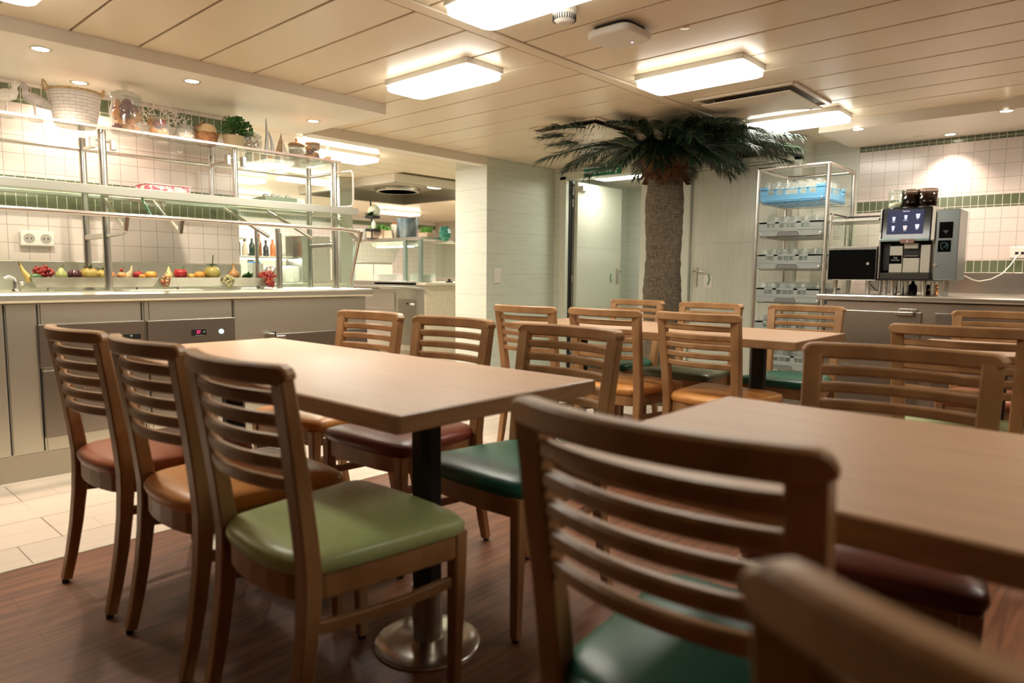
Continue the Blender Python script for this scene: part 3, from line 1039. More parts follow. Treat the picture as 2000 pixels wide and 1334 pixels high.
# low glass standing panels at the end of the counter
for y in (2.50, 2.64):
    G().box(-4.50, -4.26, y, y + .004, .94, 1.30).build('partition_glass', M_GLASSG, gt)
G().box(XB, XA, 2.795, 2.811, 1.225, 1.25).build('cross_tie', M_STX, gt)

# items on the steel shelf ------------------------------------------------
t = thing('storage_box', 'pink patterned flat box lying on the steel shelf', 'box', (-4.38, 1.71, 1.4945), 0)
PK = mottle(base_mat('pink_print', (.8, .2, .25), .4), (.75, .10, .14), (.85, .62, .60), 45, (1, 1, 1), 2, 0, None, .45, .55)
G().box(-4.46, -4.30, 1.585, 1.842, 1.4945, 1.550).build('box', PK, t, .006)
G().box(-4.465, -4.295, 1.58, 1.847, 1.550, 1.556).build('lid', base_mat('pink_lid', (.80, .45, .46), .4), t, .002)
t = thing('serving_tray', 'pale green tray with small lidded cups on the steel shelf', 'tray', (-4.38, 2.44, 1.4945))
G().box(-4.48, -4.28, 2.32, 2.55, 1.4945, 1.545).build('tray', base_mat('pale_green_plastic', (.46, .52, .40), .4), t, .006)
for k, y in enumerate((2.36, 2.41, 2.46, 2.51)):
    o = G().lathe([(.020, 0), (.022, .012), (.016, .018), (.0, .02)], (-4.36 + .02 * (k % 2), y, 1.545), 14).build('cup_lid', M_TUBE, t)
t = thing('serving_spoon', 'flat steel serving spoon on the shelf beside the green tray', 'spoon', (-4.20, 2.62, 1.4945))
G().bar([(-4.22, 2.50, 1.524), (-4.2, 2.58, 1.5), (-4.2, 2.66, 1.4975)], .012, .003, side=(1, 0, 0)).build('handle', M_TUBE, t)
G().ball((-4.2, 2.68, 1.4995), .022, .03, .004).build('bowl', M_TUBE, t)

# ------------------------------------------------------------------ double socket
def socket(parent_loc, ax, n, label):
    t = thing('wall_socket', label, 'socket', parent_loc)
    x, y, z = parent_loc
    if ax == 'x':
        G().box(x, x + .032, y - .041 * n, y + .041 * n, z - .041, z + .041).build('housing', M_WHITE, t, .006)
        for k in range(n):
            yy = y + (k - (n - 1) / 2) * .08
            G().cyl((x + .0321, yy, z), (x + .0335, yy, z), .027, 24).build('socket_face', base_mat('socket_face_grey', (.42, .39, .35), .5), t)
            G().cyl((x + .0335, yy - .010, z), (x + .0345, yy - .010, z), .004, 8).build('pin_hole', M_DARK, t)
            G().cyl((x + .0335, yy + .010, z), (x + .0345, yy + .010, z), .004, 8).build('pin_hole', M_DARK, t)
    return t


socket((XW, 1.118, 1.223), 'x', 2, 'white double socket on the left tiled wall above the fruit')
t = thing('light_switch', 'white double light switch on the pale plank wall', 'light switch', (-4.70, 4.975, 1.02))
G().box(-4.70, -4.688, 4.93, 5.02, .955, 1.10).build('plate', M_WHITE, t, .004)
for z in (.992, 1.063):
    G().box(-4.688, -4.683, 4.945, 5.005, z - .030, z + .030).build('rocker', M_WHITE, t, .003)

# ------------------------------------------------------------------ fruit
def mat_of(name, c, r=.35, c2=None, sc=12):
    m = base_mat(name, c, r)
    if c2 and not m.get('m'):
        mottle(m, c, c2, sc, (1, 1, 1), 3, 0, None, .4, .6)
        m['m'] = 1
    return m


TX = -4.42
tr = []
for (a, b), lb in zip(((1.005, 1.655), (1.690, 2.42)), ('left long steel tray of fruit standing on the counter', 'right long steel tray of fruit standing on the counter')):
    t = thing('fruit_tray', lb, 'tray', (TX, (a + b) / 2, .936), group='steel fruit trays on the counter')
    g = G()
    zt, zb = 1.008, .952
    h = .085
    vs = []
    for x0, y0, z in ((h, 0, zt), (h - .022, .03, zb), (h - .026, .034, zb + .003), (h - .004, .004, zt)):
        vs += [(TX - x0, a + y0, z), (TX + x0, a + y0, z), (TX + x0, b - y0, z), (TX - x0, b - y0, z)]
    fs = [(4, 5, 6, 7), (8, 9, 10, 11)]
    for k in (0, 8):
        for i in range(4):
            j = (i + 1) % 4
            fs.append((k + i, k + j, k + 4 + j, k + 4 + i))
    for i in range(4):
        fs.append((i, (i + 1) % 4, 12 + (i + 1) % 4, 12 + i))
    g.add(vs, fs)
    g.build('tray', steel('tray_steel', (.42, .39, .34), .3, 'y', .02), t)
    for yy in (a + .1, b - .1):
        G().box(TX + .02, TX + .06, yy - .015, yy + .015, .936, .953).build('foot', M_STX, t, .002)


def fruit(name, label, cat, x, y, z, parts, group=None):
    t = thing(name, label, cat, (x, y, z), group=group)
    for nm, g, mt in parts:
        g.build(nm, mt, t)
    return t


def round_fruit(x, y, z, r, sz=.9, dim=.12):
    # squashed ball with a dimple at the top
    prof = [(0.02, -1), (.5, -.9), (.85, -.55), (1, -.05), (.93, .45), (.66, .82), (.35, .93), (dim, .86), (.01, .80)]
    return G().lathe([(a * r, b * r * sz) for a, b in prof], (x, y, z + r * sz), 20)


def stem(x, y, z, h=.02, r=.002, lean=.006):
    return G().tube([(x, y, z), (x + lean * .4, y + lean, z + h * .6), (x + lean, y + lean * 2, z + h)], [r, r * .8, r * 1.2], 6)


def bunch(x, y, z, rx, ry, rz, r, n, seed):
    rr = random.Random(seed)
    g = G()
    for i in range(n):
        while True:
            a, b, c = rr.uniform(-1, 1), rr.uniform(-1, 1), rr.uniform(-1, 1)
            if a * a + b * b + c * c < 1:
                break
        g.ball((x + a * rx, y + b * ry, z + c * rz), r, seg=8, rings=6)
    return g


Z0 = 1.0
M_STEM = base_mat('fruit_stem', (.10, .13, .03), .6)
M_LEAF = mat_of('fruit_leaf', (0.033, 0.106, 0.020), .5, (0.059, 0.172, 0.033))
X1 = TX + .035
fruit('gourd', 'curved yellow gourd with a brown neck at the left end of the left fruit tray', 'gourd', X1, 1.0, .985,
      [('body', G().tube([(X1, 1.012, .985), (X1, 1.003, 1.01), (X1 - .01, .985, 1.045), (X1 - .01, .975, 1.075)], [.020, .017, .009, .005], 12), mat_of('gourd_yellow', (0.475, 0.343, 0.106), .4)),
       ('neck', G().tube([(X1 - .01, .976, 1.07), (X1 - .01, .968, 1.09)], [.006, .003], 8), mat_of('gourd_brown', (0.165, 0.092, 0.020), .6))])
fruit('avocado', 'dark green avocado in the left fruit tray', 'avocado', X1, 1.035, Z0 - .005, [('fruit', G().ball((X1, 1.035, Z0 + .008), .022, .036, .02), mat_of('avocado_green', (0.026, 0.079, 0.013), .35, (0.046, 0.119, 0.020)))])
GR_R = mat_of('grape_red', (0.198, 0.010, 0.013), .2, (0.277, 0.033, 0.020))
fruit('grapes', 'bunch of red grapes in the left fruit tray', 'grapes', TX, 1.08, Z0, [('berries', bunch(TX, 1.08, Z0 + .035, .035, .05, .032, .0115, 75, 1), GR_R), ('stem', stem(TX, 1.08, Z0 + .06), M_STEM)])
fruit('pear', 'pale green pear in the left fruit tray', 'pear', X1, 1.16, Z0, [('fruit', G().lathe([(.002, 0), (.024, .004), (.031, .018), (.027, .036), (.015, .052), (.010, .062), (.002, .066)], (X1, 1.16, Z0 - .006), 18), mat_of('pear_green', (0.343, 0.370, 0.132), .35)), ('stem', stem(X1, 1.16, Z0 + .058), M_STEM)])
fruit('plum', 'large dark purple plum in the left fruit tray', 'plum', X1, 1.222, Z0, [('fruit', round_fruit(X1, 1.222, Z0 - .008, .035, .85), mat_of('plum_purple', (0.066, 0.020, 0.026), .2))])


def pumpkin(x, y, z, r, mt, lb):
    t = thing('pumpkin', lb, 'pumpkin', (x, y, z))
    G().lathe([(a * r, b * r * .85) for a, b in [(.02, -1), (.55, -.9), (.9, -.5), (1, 0), (.9, .5), (.55, .88), (.2, .92), (.02, .8)]], (x, y, z + r * .8), 40, wob=lambda i, k: 1 - .07 * abs(math.sin(k * math.pi / 5)) ** .5 * -1 - .07).build('fruit', mt, t)
    stem(x, y, z + r * 1.4, .03, .004).build('stem', M_STEM, t)
    for a in range(5):
        aa = a * 1.26
        g = G()
        c, s_ = math.cos(aa), math.sin(aa)
        p0 = Vector((x, y, z + r * 1.55))
        L = .05
        dirv = Vector((c, s_, .25))
        sd = Vector((-s_, c, 0))
        g.add([p0, p0 + dirv * L * .5 + sd * .013, p0 + dirv * L, p0 + dirv * L * .5 - sd * .013, p0 + Vector((0, 0, -.001)), p0 + dirv * L * .5 + sd * .013 - Vector((0, 0, .001))], [(0, 1, 2, 3), (0, 5, 1)])
        g.build('leaf', M_LEAF, t)


pumpkin(X1, 1.295, Z0 - .01, .045, mat_of('pumpkin_ochre', (0.330, 0.251, 0.053), .4, (0.409, 0.238, 0.066), 30), 'ochre ribbed pumpkin with green leaves beside the gantry posts')
pumpkin(TX, 1.375, Z0 - .01, .040, mat_of('pumpkin_yellow', (0.409, 0.317, 0.079), .4), 'yellow ribbed pumpkin partly hidden behind the gantry posts')
ORG = mat_of('orange_peel', (0.528, 0.224, 0.026), .4, (0.561, 0.277, 0.053), 60)
PCH = mat_of('peach_skin', (0.528, 0.277, 0.092), .45, (0.495, 0.165, 0.066), 20)
RED = mat_of('red_skin', (0.264, 0.013, 0.020), .22, (0.363, 0.033, 0.033))


def simple(name, lb, cat, x, y, r, mt, sz=.9, st=True, z=None):
    z = Z0 - .008 if z is None else z
    ps = [('fruit', round_fruit(x, y, z, r, sz), mt)]
    if st:
        ps.append(('stem', stem(x, y, z + r * sz * 1.78, .012), M_STEM))
    return fruit(name, lb, cat, x, y, z, ps)


simple('peach', 'yellow peach between the gantry posts in the left fruit tray', 'peach', X1, 1.402, .028, PCH)
simple('nectarine', 'orange nectarine just right of the front gantry post', 'nectarine', X1, 1.465, .026, PCH)
simple('cherry', 'small dark red cherry on the nectarine right of the front post', 'cherry', X1 - .03, 1.475, .010, RED, z=1.04)
simple('cherry', 'small red cherry lying behind the peach between the posts', 'cherry', TX, 1.400, .010, RED, z=1.045)
simple('apple', 'red apple behind the bottle gourd in the left fruit tray', 'apple', TX, 1.565, .030, RED)
fruit('bottle_gourd', 'pale yellow bottle gourd leaning in the left fruit tray', 'gourd', X1, 1.51, Z0, [('body', G().tube([(X1, 1.488, Z0), (X1, 1.502, Z0 + .018), (X1 - .005, 1.518, Z0 + .045), (X1 - .01, 1.524, Z0 + .075)], [.020, .022, .009, .004], 12), mat_of('gourd_cream', (0.515, 0.396, 0.211), .4))])
simple('apricot', 'small orange apricot beside the large orange in the left tray', 'apricot', X1, 1.575, .020, ORG)
simple('orange', 'large orange at the right end of the left fruit tray', 'orange', X1, 1.624, .034, ORG, .8)
fruit('pear', 'yellow pear at the left end of the right fruit tray', 'pear', TX, 1.742, Z0, [('fruit', G().lathe([(.002, 0), (.022, .004), (.028, .018), (.022, .036), (.010, .056), (.005, .075), (.002, .08)], (TX, 1.742, Z0 - .006), 18), mat_of('pear_yellow', (0.495, 0.409, 0.165), .35))])
fruit('grapes', 'small bunch of white and red grapes hanging over the left end of the right tray', 'grapes', TX + .09, 1.68, .97, [('berries', bunch(TX + .09, 1.69, .985, .018, .028, .042, .009, 36, 5), mat_of('grape_mixed', (0.409, 0.297, 0.145), .25, (0.330, 0.053, 0.033), 40)), ('stem', stem(TX + .08, 1.69, 1.02), M_STEM)])
t = fruit('bell_pepper', 'shiny dark red bell pepper with a green stalk in the right tray', 'pepper', X1, 1.80, Z0, [('fruit', G().lathe([(.006, 0), (.028, .004), (.037, .024), (.040, .046), (.032, .062), (.012, .060), (.004, .054)], (X1, 1.80, Z0 - .004), 24, wob=lambda i, k: 1 + .05 * math.cos(k * math.tau / 8)), RED), ('stalk', G().tube([(X1, 1.80, Z0 + .05), (X1, 1.806, Z0 + .068), (X1, 1.822, Z0 + .080)], [.006, .004, .004], 8), M_LEAF)])
simple('lemon', 'small yellow lemon between the pepper and the orange', 'lemon', X1, 1.862, .023, mat_of('lemon_skin', (0.528, 0.343, 0.066), .4))
simple('orange', 'orange beside the green melon in the right fruit tray', 'orange', X1, 1.915, .033, ORG, .85)
t = fruit('melon', 'greenish yellow round melon with a tall stalk in the right tray', 'melon', X1, 1.995, Z0, [('fruit', round_fruit(X1, 1.995, Z0 - .008, .050, .88), mat_of('melon_skin', (0.297, 0.277, 0.053), .35, (0.396, 0.297, 0.079), 18)), ('stalk', G().tube([(X1, 1.995, Z0 + .075), (X1, 2.0, Z0 + .10), (X1, 2.004, Z0 + .15)], [.005, .004, .003], 8), base_mat('dark_stalk', (.05, .05, .02), .6))])
for a in range(6):
    aa = a * 1.05 + .3
    p0 = Vector((X1, 1.995, Z0 + .085))
    dv = Vector((math.cos(aa), math.sin(aa), .15)); sd = Vector((-math.sin(aa), math.cos(aa), 0))
    G().add([p0, p0 + dv * .022 + sd * .010, p0 + dv * .045 + Vector((0, 0, .006)), p0 + dv * .022 - sd * .010], [(0, 1, 2, 3)]).build('leaf', M_LEAF, t)
fruit('grapes', 'bunch of pale green grapes hanging over the front of the right tray', 'grapes', TX + .09, 2.075, .98, [('berries', bunch(TX + .09, 2.075, .990, .022, .036, .040, .0098, 60, 9), mat_of('grape_white', (0.396, 0.363, 0.185), .25)), ('stem', stem(TX + .08, 2.075, 1.03), M_STEM)])
fruit('onion', 'brown onion with a dry neck behind the pale grapes', 'onion', TX, 2.155, Z0, [('bulb', G().lathe([(.002, 0), (.028, .005), (.038, .025), (.030, .045), (.010, .062), (.006, .085), (.009, .10)], (TX, 2.155, Z0), 20), mat_of('onion_skin', (0.429, 0.224, 0.079), .35))])
t = thing('leafy_greens', 'dark green leafy bunch at the right end of the right tray', 'greens', (TX, 2.24, Z0))
g = G()
rr = random.Random(3)
for i in range(60):
    a = rr.uniform(0, 6.28); e = rr.uniform(-.1, 1.0); L = rr.uniform(.025, .06)
    dv = Vector((math.cos(a) * math.cos(e), math.sin(a) * math.cos(e), math.sin(e)))
    sd = dv.cross(Vector((0, 0, 1))).normalized()
    p0 = Vector((TX + .03, 2.24, Z0 + .005))
    g.add([p0 + dv * .01, p0 + dv * L * .6 + sd * .012, p0 + dv * L, p0 + dv * L * .6 - sd * .012], [(0, 1, 2, 3)])
g.build('leaves', M_LEAF, t)
G().ball((TX, 2.24, Z0 + .012), .025, .03, .02).build('core', M_LEAF, t)
fruit('grapes', 'large bunch of bright red grapes at the right end of the right tray', 'grapes', TX + .05, 2.36, .98, [('berries', bunch(TX + .05, 2.36, 1.02, .035, .058, .030, .0115, 95, 11), mat_of('grape_bright_red', (0.317, 0.020, 0.026), .22, (0.396, 0.079, 0.040), 30)), ('tail', bunch(TX + .09, 2.365, .975, .018, .028, .030, .011, 34, 12), mat_of('grape_bright_red', (0.317, 0.020, 0.026))), ('stem', stem(TX, 2.36, 1.04), M_STEM)])

# sink tap and small knobs
t = thing('tap', 'small chrome tap standing at the left end of the fruit trays', 'tap', (-4.30, .93, .936))
G().cyl((-4.30, .93, .936), (-4.30, .93, .985), .013, 14).lathe([(.020, .936), (.020, .945), (.013, .950)], (-4.30, .93, 0), 16).build('body', M_TUBE, t)
G().tube([(-4.30, .93, .98), (-4.30, .925, 1.0), (-4.30, .90, 1.012), (-4.30, .885, 1.0)], [.011, .010, .009, .009], 10).build('spout', M_TUBE, t)
G().ball((-4.29, .955, .975), .012).build('handle', M_TUBE, t)
t = thing('basin_rim', 'round shallow basin rim sunk in the left end of the counter', 'basin', (-4.2, .70, .936))
G().lathe([(.14, .936), (.14, .942), (.12, .942), (.115, .937)], (-4.2, .70, 0), 32).build('rim', M_TUBE, t)
t = thing('cutting_mat', 'thin white board lying on the counter right of the front gantry post', 'board', (-4.16, 1.62, .936))
G().box(-4.20, -4.08, 1.40, 1.80, .936, .941).build('board', M_WHITE, t, .002)

# ================================================================== THINGS ON THE TOP GLASS SHELF
ZG = 1.8105
XI = -4.30
M_GULLW = mottle(base_mat('painted_white_wood', (.75, .68, .60), .6), (.62, .55, .48), (.80, .74, .66), 30, (1, 1, 1), 4, .05)
M_GULLG = mottle(base_mat('painted_grey_wood', (.5, .45, .42), .6), (.36, .30, .28), (.62, .56, .52), 24, (1, 1, 1), 4, .05)
M_ROPE = mottle(base_mat('rope_natural', (.55, .38, .18), .8), (.45, .30, .13), (.66, .48, .26), 60, (1, 1, 1), 3, .2)


def gull(x, y, mt, lb, face):
    """face: +1 the beak points to +Y (right in the photo), -1 to the left"""
    t = thing('bird_figurine', lb, 'bird figurine', (x, y, ZG), group='wading bird figurines')
    z = ZG
    G().lathe([(.030, 0), (.032, .004), (.030, .016), (.026, .018)], (x, y, z), 18, sx=.9).build('base', M_GULLG, t)
    g = G()
    ring = []
    # body: egg from breast to tail, then neck and head as one surface
    sp = [(-.115, .065, .003), (-.075, .083, .014), (-.035, .100, .026), (0, .112, .032), (.028, .122, .029), (.040, .138, .019), (.040, .155, .013), (.042, .168, .016), (.050, .178, .017), (.062, .180, .012), (.070, .180, .004)]
    pts = [(x, y + face * a, z + b) for a, b, c in sp]
    g.tube(pts, [c for a, b, c in sp], 14)
    g.build('body', mt, t)
    G().tube([(x, y + face * .066, z + .180), (x, y + face * .090, z + .172), (x, y + face * .115, z + .160)], [.006, .004, .001], 8).build('beak', M_GULLW, t)
    for s_ in (-1, 1):
        G().tube([(x + s_ * .010, y, z + .015), (x + s_ * .010, y + face * .004, z + .09)], .0035, 6).build('leg', M_GULLW, t)
        G().tube([(x + s_ * .026, y + face * .01, z + .112), (x + s_ * .025, y - face * .04, z + .104), (x + s_ * .008, y - face * .10, z + .075)], [.012, .014, .003], 8).build('wing', mt, t)
        G().ball((x + s_ * .014, y + face * .052, z + .182), .0025).build('eye', M_DARK, t)


gull(XI, .935, M_GULLW, 'white wooden wading bird with its beak to the right, leftmost on the shelf', 1)
gull(XI, 1.062, M_GULLG, 'greyish wooden wading bird looking left beside the white basket', -1)

# white woven basket
bx, by = -4.30, 1.243
t = thing('wicker_basket', 'large white woven basket with rope trim on the glass shelf', 'basket', (bx, by, ZG))
m = base_mat('white_weave', (.72, .65, .58), .6)
nt = m.node_tree
tc = nn(nt, 'ShaderNodeTexCoord'); sp = nn(nt, 'ShaderNodeSeparateXYZ'); nt.links.new(tc.outputs['Object'], sp.inputs[0])
at = nn(nt, 'ShaderNodeMath', operation='ARCTAN2'); nt.links.new(sp.outputs[1], at.inputs[0]); nt.links.new(sp.outputs[0], at.inputs[1])
ml = nn(nt, 'ShaderNodeMath', operation='MULTIPLY'); nt.links.new(at.outputs[0], ml.inputs[0]); ml.inputs[1].default_value = .13
cb = nn(nt, 'ShaderNodeCombineXYZ'); nt.links.new(ml.outputs[0], cb.inputs[0]); nt.links.new(sp.outputs[2], cb.inputs[1])
br = brick(nt, cb.outputs[0], .062, .0165, .5, .0009, (.86, .80, .74), (.78, .71, .65), (.40, .34, .30))
nt.links.new(br.outputs[0], nt.nodes['Principled BSDF'].inputs['Base Color'])
bu = nn(nt, 'ShaderNodeBump'); bu.invert = True; bu.inputs['Distance'].default_value = .004
nt.links.new(br.outputs['Fac'], bu.inputs['Height']); nt.links.new(bu.outputs[0], nt.nodes['Principled BSDF'].inputs['Normal'])
G().lathe([(.0, .002), (.092, .002), (.100, .02), (.112, .09), (.125, .165), (.128, .178), (.120, .178), (.104, .09), (.088, .012), (0, .010)], (bx, by, ZG), 36).build('basket_body', m, t)
for k in range(3):
    G().tube([(bx + (.129 + .003 * math.sin(a * 12 + k * 2)) * math.cos(a), by + (.129 + .003 * math.sin(a * 12 + k * 2)) * math.sin(a), ZG + .181 + .004 * math.cos(a * 12 + k * 2.1)) for a in [i * math.tau / 72 for i in range(72)]], .0035, 6, closed=True).build('rope_rim', M_ROPE, t)
for s_ in (-1, 1):
    G().tube([(bx + .04 * c, by + s_ * (.130 + .012 * math.sin(math.pi * (c + 1) / 2)), ZG + .180 + .042 * math.sin(math.pi * (c + 1) / 2)) for c in [-1 + i / 6 for i in range(13)]], .005, 8).build('handle', M_ROPE, t)


def jar(name, lb, x, y, prof, lid=None, knob=None, fill=None, r_k=.012):
    t = thing(name, lb, 'jar', (x, y, ZG), group='glass jars on the top shelf')
    inner = [(max(r - .003, .0), z + (.004 if i == 0 else 0)) for i, (r, z) in enumerate(prof)]
    G().lathe(prof + inner[::-1], (x, y, ZG), 28).build('jar_body', JAR, t)
    if lid:
        mt, pr = lid
        L = G().lathe(pr, (x, y, ZG), 28).build('lid', mt, t)
        if knob:
            G().lathe([(.004, knob), (.007, knob + .004), (r_k, knob + .012), (r_k, knob + .020), (r_k * .6, knob + .027), (.0, knob + .029)], (x, y, ZG), 16).build('knob', mt, L)
    for k, (nm, g, mt) in enumerate(fill or []):
        g.build(nm, mt, t)
    return t


def fill_balls(x, y, z0, z1, r, rb, n, seed, names=('fruit',)):
    rr = random.Random(seed)
    pts = []
    tries = 0
    while len(pts) < n and tries < 4000:
        tries += 1
        a = rr.uniform(0, 6.28); q = math.sqrt(rr.random()) * (r - rb)
        p = Vector((x + q * math.cos(a), y + q * math.sin(a), rr.uniform(z0 + rb, z1 - rb)))
        if all((p - o).length > rb * 1.55 for o in pts):
            pts.append(p)
    return pts


M_JARG = M_GLASS
JAR = clear_glass('jar_glass', (.93, .95, .94), haze=.10)
JARL = JAR
FMATS = [mat_of('jar_fruit_orange', (.80, .33, .06), .3), mat_of('jar_fruit_wine', (.20, .02, .03), .2), mat_of('jar_fruit_amber', (.70, .35, .12), .3), RED]
x, y = XI, 1.497
prof = [(.070, 0), (.080, .010), (.083, .05), (.078, .09), (.082, .115), (.082, .135), (.074, .160), (.072, .185), (.080, .20)]
ps = fill_balls(x, y, ZG + .006, ZG + .195, .076, .025, 34, 4)
fl = [('fruit', G().ball(p, .026 + .004 * (i % 3 - 1), seg=14, rings=10), FMATS[i % 2 if i % 5 else 2]) for i, p in enumerate(ps)]
jar('apothecary_jar', 'tall glass jar with a ball knob filled with round dark red and orange fruit', x, y, prof, (JAR, [(.084, .200), (.086, .208), (.078, .222), (.050, .236), (.02, .244), (.008, .247), (0, .247), (0, .243), (.048, .231), (.074, .218), (.080, .205)]), .244, fl, .020)
x, y = XI, 1.668
prof = [(.052, 0), (.060, .008), (.062, .05), (.058, .09), (.052, .108), (.052, .118)]
ps = fill_balls(x, y, ZG + .006, ZG + .110, .056, .018, 28, 8)
CM = mat_of('jar_fruit_cream', (.85, .70, .45), .4)
fl = [('fruit', G().ball(p, .020, seg=12, rings=8), [FMATS[0], FMATS[2], M_BLACK, RED, FMATS[0], CM][i % 6]) for i, p in enumerate(ps)]
t = jar('preserve_jar', 'round glass jar of sliced orange and dark fruit in front of the white coral', x, y, prof, (JAR, [(.056, .116), (.056, .124), (.050, .130), (0, .131), (0, .127), (.05, .122)]), None, fl)
G().tube([(x + .055 * math.cos(a), y + .055 * math.sin(a), ZG + .114) for a in [i * math.tau / 30 for i in range(30)]], .0028, 6, closed=True).build('wire_clip', M_ROPE, t)
x, y = XI, 1.823
prof = [(.045, 0), (.056, .006), (.058, .03), (.055, .07), (.045, .085)]
M_SHELL = mottle(base_mat('pale_shells', (.85, .75, .62), .4), (.70, .50, .34), (.92, .86, .76), 40, (1, 1, 1), 3, .1)
jar('cookie_jar', 'low glass jar of pale shells beside the gourd basket', x, y, prof, (JAR, [(.050, .084), (.056, .090), (.050, .098), (.025, .108), (.008, .113), (0, .113), (0, .109), (.024, .104), (.046, .094)]), .110,
    [('shells', bunch(x, y, ZG + .035, .042, .042, .026, .011, 40, 21), M_SHELL)])
# coral
cx_, cy_ = -4.42, 1.745
t = thing('coral_ornament', 'white branching coral ornament behind the glass jars', 'coral', (cx_, cy_, ZG))
g = G()
rr = random.Random(12)


def branch(p, d, L, r, n):
    q = p + d * L
    g.tube([p, (p + q) / 2 + Vector((rr.uniform(-.004, .004), rr.uniform(-.006, .006), rr.uniform(-.004, .004))), q], [r, r * .9, r * .78], 6)
    if n == 0:
        return
    for s_ in (-1, 1):
        if rr.random() < .92:
            a = s_ * rr.uniform(.35, .75)
            d2_ = Matrix.Rotation(a, 3, 'X') @ d + Vector((rr.uniform(-.18, .18), 0, 0))
            if q.z > ZG + .205 and d2_.z > 0:
                d2_.z *= .2
            branch(q, d2_.normalized(), L * rr.uniform(.72, .9), r * .8, n - 1)


for a0 in (-1.0, -.45, .1, .6, 1.05):
    branch(Vector((cx_, cy_, ZG + .03)), Vector((0, math.sin(a0), math.cos(a0))), .058, .0052, 5)
g.build('branches', base_mat('coral_white', (.86, .78, .70), .5), t)
G().lathe([(.035, 0), (.035, .012), (.012, .022), (.009, .035)], (cx_, cy_, ZG), 16).build('base', base_mat('coral_white', (.86, .78, .70), .5), t)
# gourd in a small basket
x, y = XI, 1.945
t = thing('bread_basket', 'small brown wicker basket on the glass shelf', 'basket', (x, y, ZG))
m = base_mat('brown_weave', (.3, .13, .04), .6)
mottle(m, (.16, .06, .02), (.42, .20, .07), 60, (1, 1, 3), 4, .6)
G().lathe([(0, .001), (.048, .001), (.056, .012), (.070, .050), (.076, .072), (.072, .074), (.062, .05), (.048, .014), (0, .010)], (x, y, ZG), 32, wob=lambda i, k: 1 + .015 * math.cos(k * math.pi)).build('basket_body', m, t)
G().tube([(x + .075 * math.cos(a), y + .075 * math.sin(a), ZG + .074 + .002 * math.sin(9 * a)) for a in [i * math.tau / 48 for i in range(48)]], .004, 6, closed=True).build('rim', m, t)
G().tube([(x + .073 * math.sin(a) * .2, y - .074 * math.cos(a), ZG + .075 + .055 * math.sin(a)) for a in [i * math.pi / 10 for i in range(6)]], .005, 6).build('handle', m, t)
t = thing('squash', 'large pale yellow squash resting in the brown basket', 'squash', (x, y, ZG + .05))
round_fruit(x, y + .008, ZG + .028, .058, .95).build('fruit', mat_of('squash_cream', (.72, .50, .26), .4, (.80, .60, .34), 14), t)
stem(x, y - .03, ZG + .125, .03, .004).build('stem', M_ROPE, t)
# potted herbs
x, y = XI, 2.118
t = thing('potted_herb', 'bushy green herb plant in a cream metal pot on the shelf', 'potted plant', (x, y, ZG))
G().lathe([(0, .001), (.048, .001), (.050, .006), (.064, .082), (.067, .086), (.062, .086), (.058, .070), (0, .068)], (x, y, ZG), 30).build('pot', base_mat('cream_pot', (.66, .52, .32), .4), t)
for s_ in (-1, 1):
    G().tube([(x, y + s_ * .062, ZG + .06), (x, y + s_ * .085, ZG + .075), (x, y + s_ * .085, ZG + .09), (x, y + s_ * .066, ZG + .082)], .0025, 6).build('pot_handle', M_ROPE, t)
M_HERB = mat_of('herb_leaf', (.03, .11, .02), .5, (.07, .22, .04), 30)
g = G()
rr = random.Random(31)
for i in range(1200):
    a = rr.uniform(0, 6.28); e = rr.uniform(-.15, 1.45); R = rr.uniform(.03, .095)
    c0 = Vector((x, y + .005, ZG + .105))
    p0 = c0 + Vector((math.cos(a) * math.cos(e) * R * 1.05, math.sin(a) * math.cos(e) * R * 1.15, math.sin(e) * R * 1.0))
    dv = (p0 - c0).normalized() + Vector((rr.uniform(-.5, .5), rr.uniform(-.5, .5), rr.uniform(-.2, .6)))
    dv.normalize()
    sd = dv.cross(Vector((rr.uniform(-1, 1), rr.uniform(-1, 1), 1))).normalized()
    L = rr.uniform(.010, .020) if p0.y < y + .02 else rr.uniform(.018, .028)
    wd = L * (.22 if p0.y < y + .02 else .42)
    g.add([p0, p0 + dv * L * .5 + sd * wd, p0 + dv * L, p0 + dv * L * .5 - sd * wd], [(0, 1, 2, 3)])
g.build('foliage', M_HERB, t)
g = G()
for i in range(14):
    a = rr.uniform(0, 6.28); q = rr.uniform(.01, .05)
    g.tube([(x + q * .5 * math.cos(a), y + q * .5 * math.sin(a), ZG + .065), (x + q * math.cos(a), y + q * math.sin(a), ZG + .13 + rr.uniform(0, .06))], .0015, 5)
g.build('stems', M_STEM, t)
# ginger jar with lid
x, y = XI, 2.240
jar('candy_jar', 'squat glass jar with a tall knob filled with pale biscuits', x, y, [(.045, 0), (.062, .006), (.066, .03), (.064, .080), (.058, .095)],
    (JAR, [(.064, .094), (.070, .100), (.064, .110), (.040, .122), (.015, .130), (.009, .136), (0, .136), (0, .130), (.038, .117), (.06, .104)]), .133,
    [('biscuits', bunch(x, y, ZG + .045, .048, .048, .036, .013, 45, 22), mat_of('biscuit', (.72, .50, .34), .6, (.82, .64, .48), 30))], .014)


def sail(x, y, pts, th):
    return G().poly(pts, x - th / 2, x + th / 2, 'x')


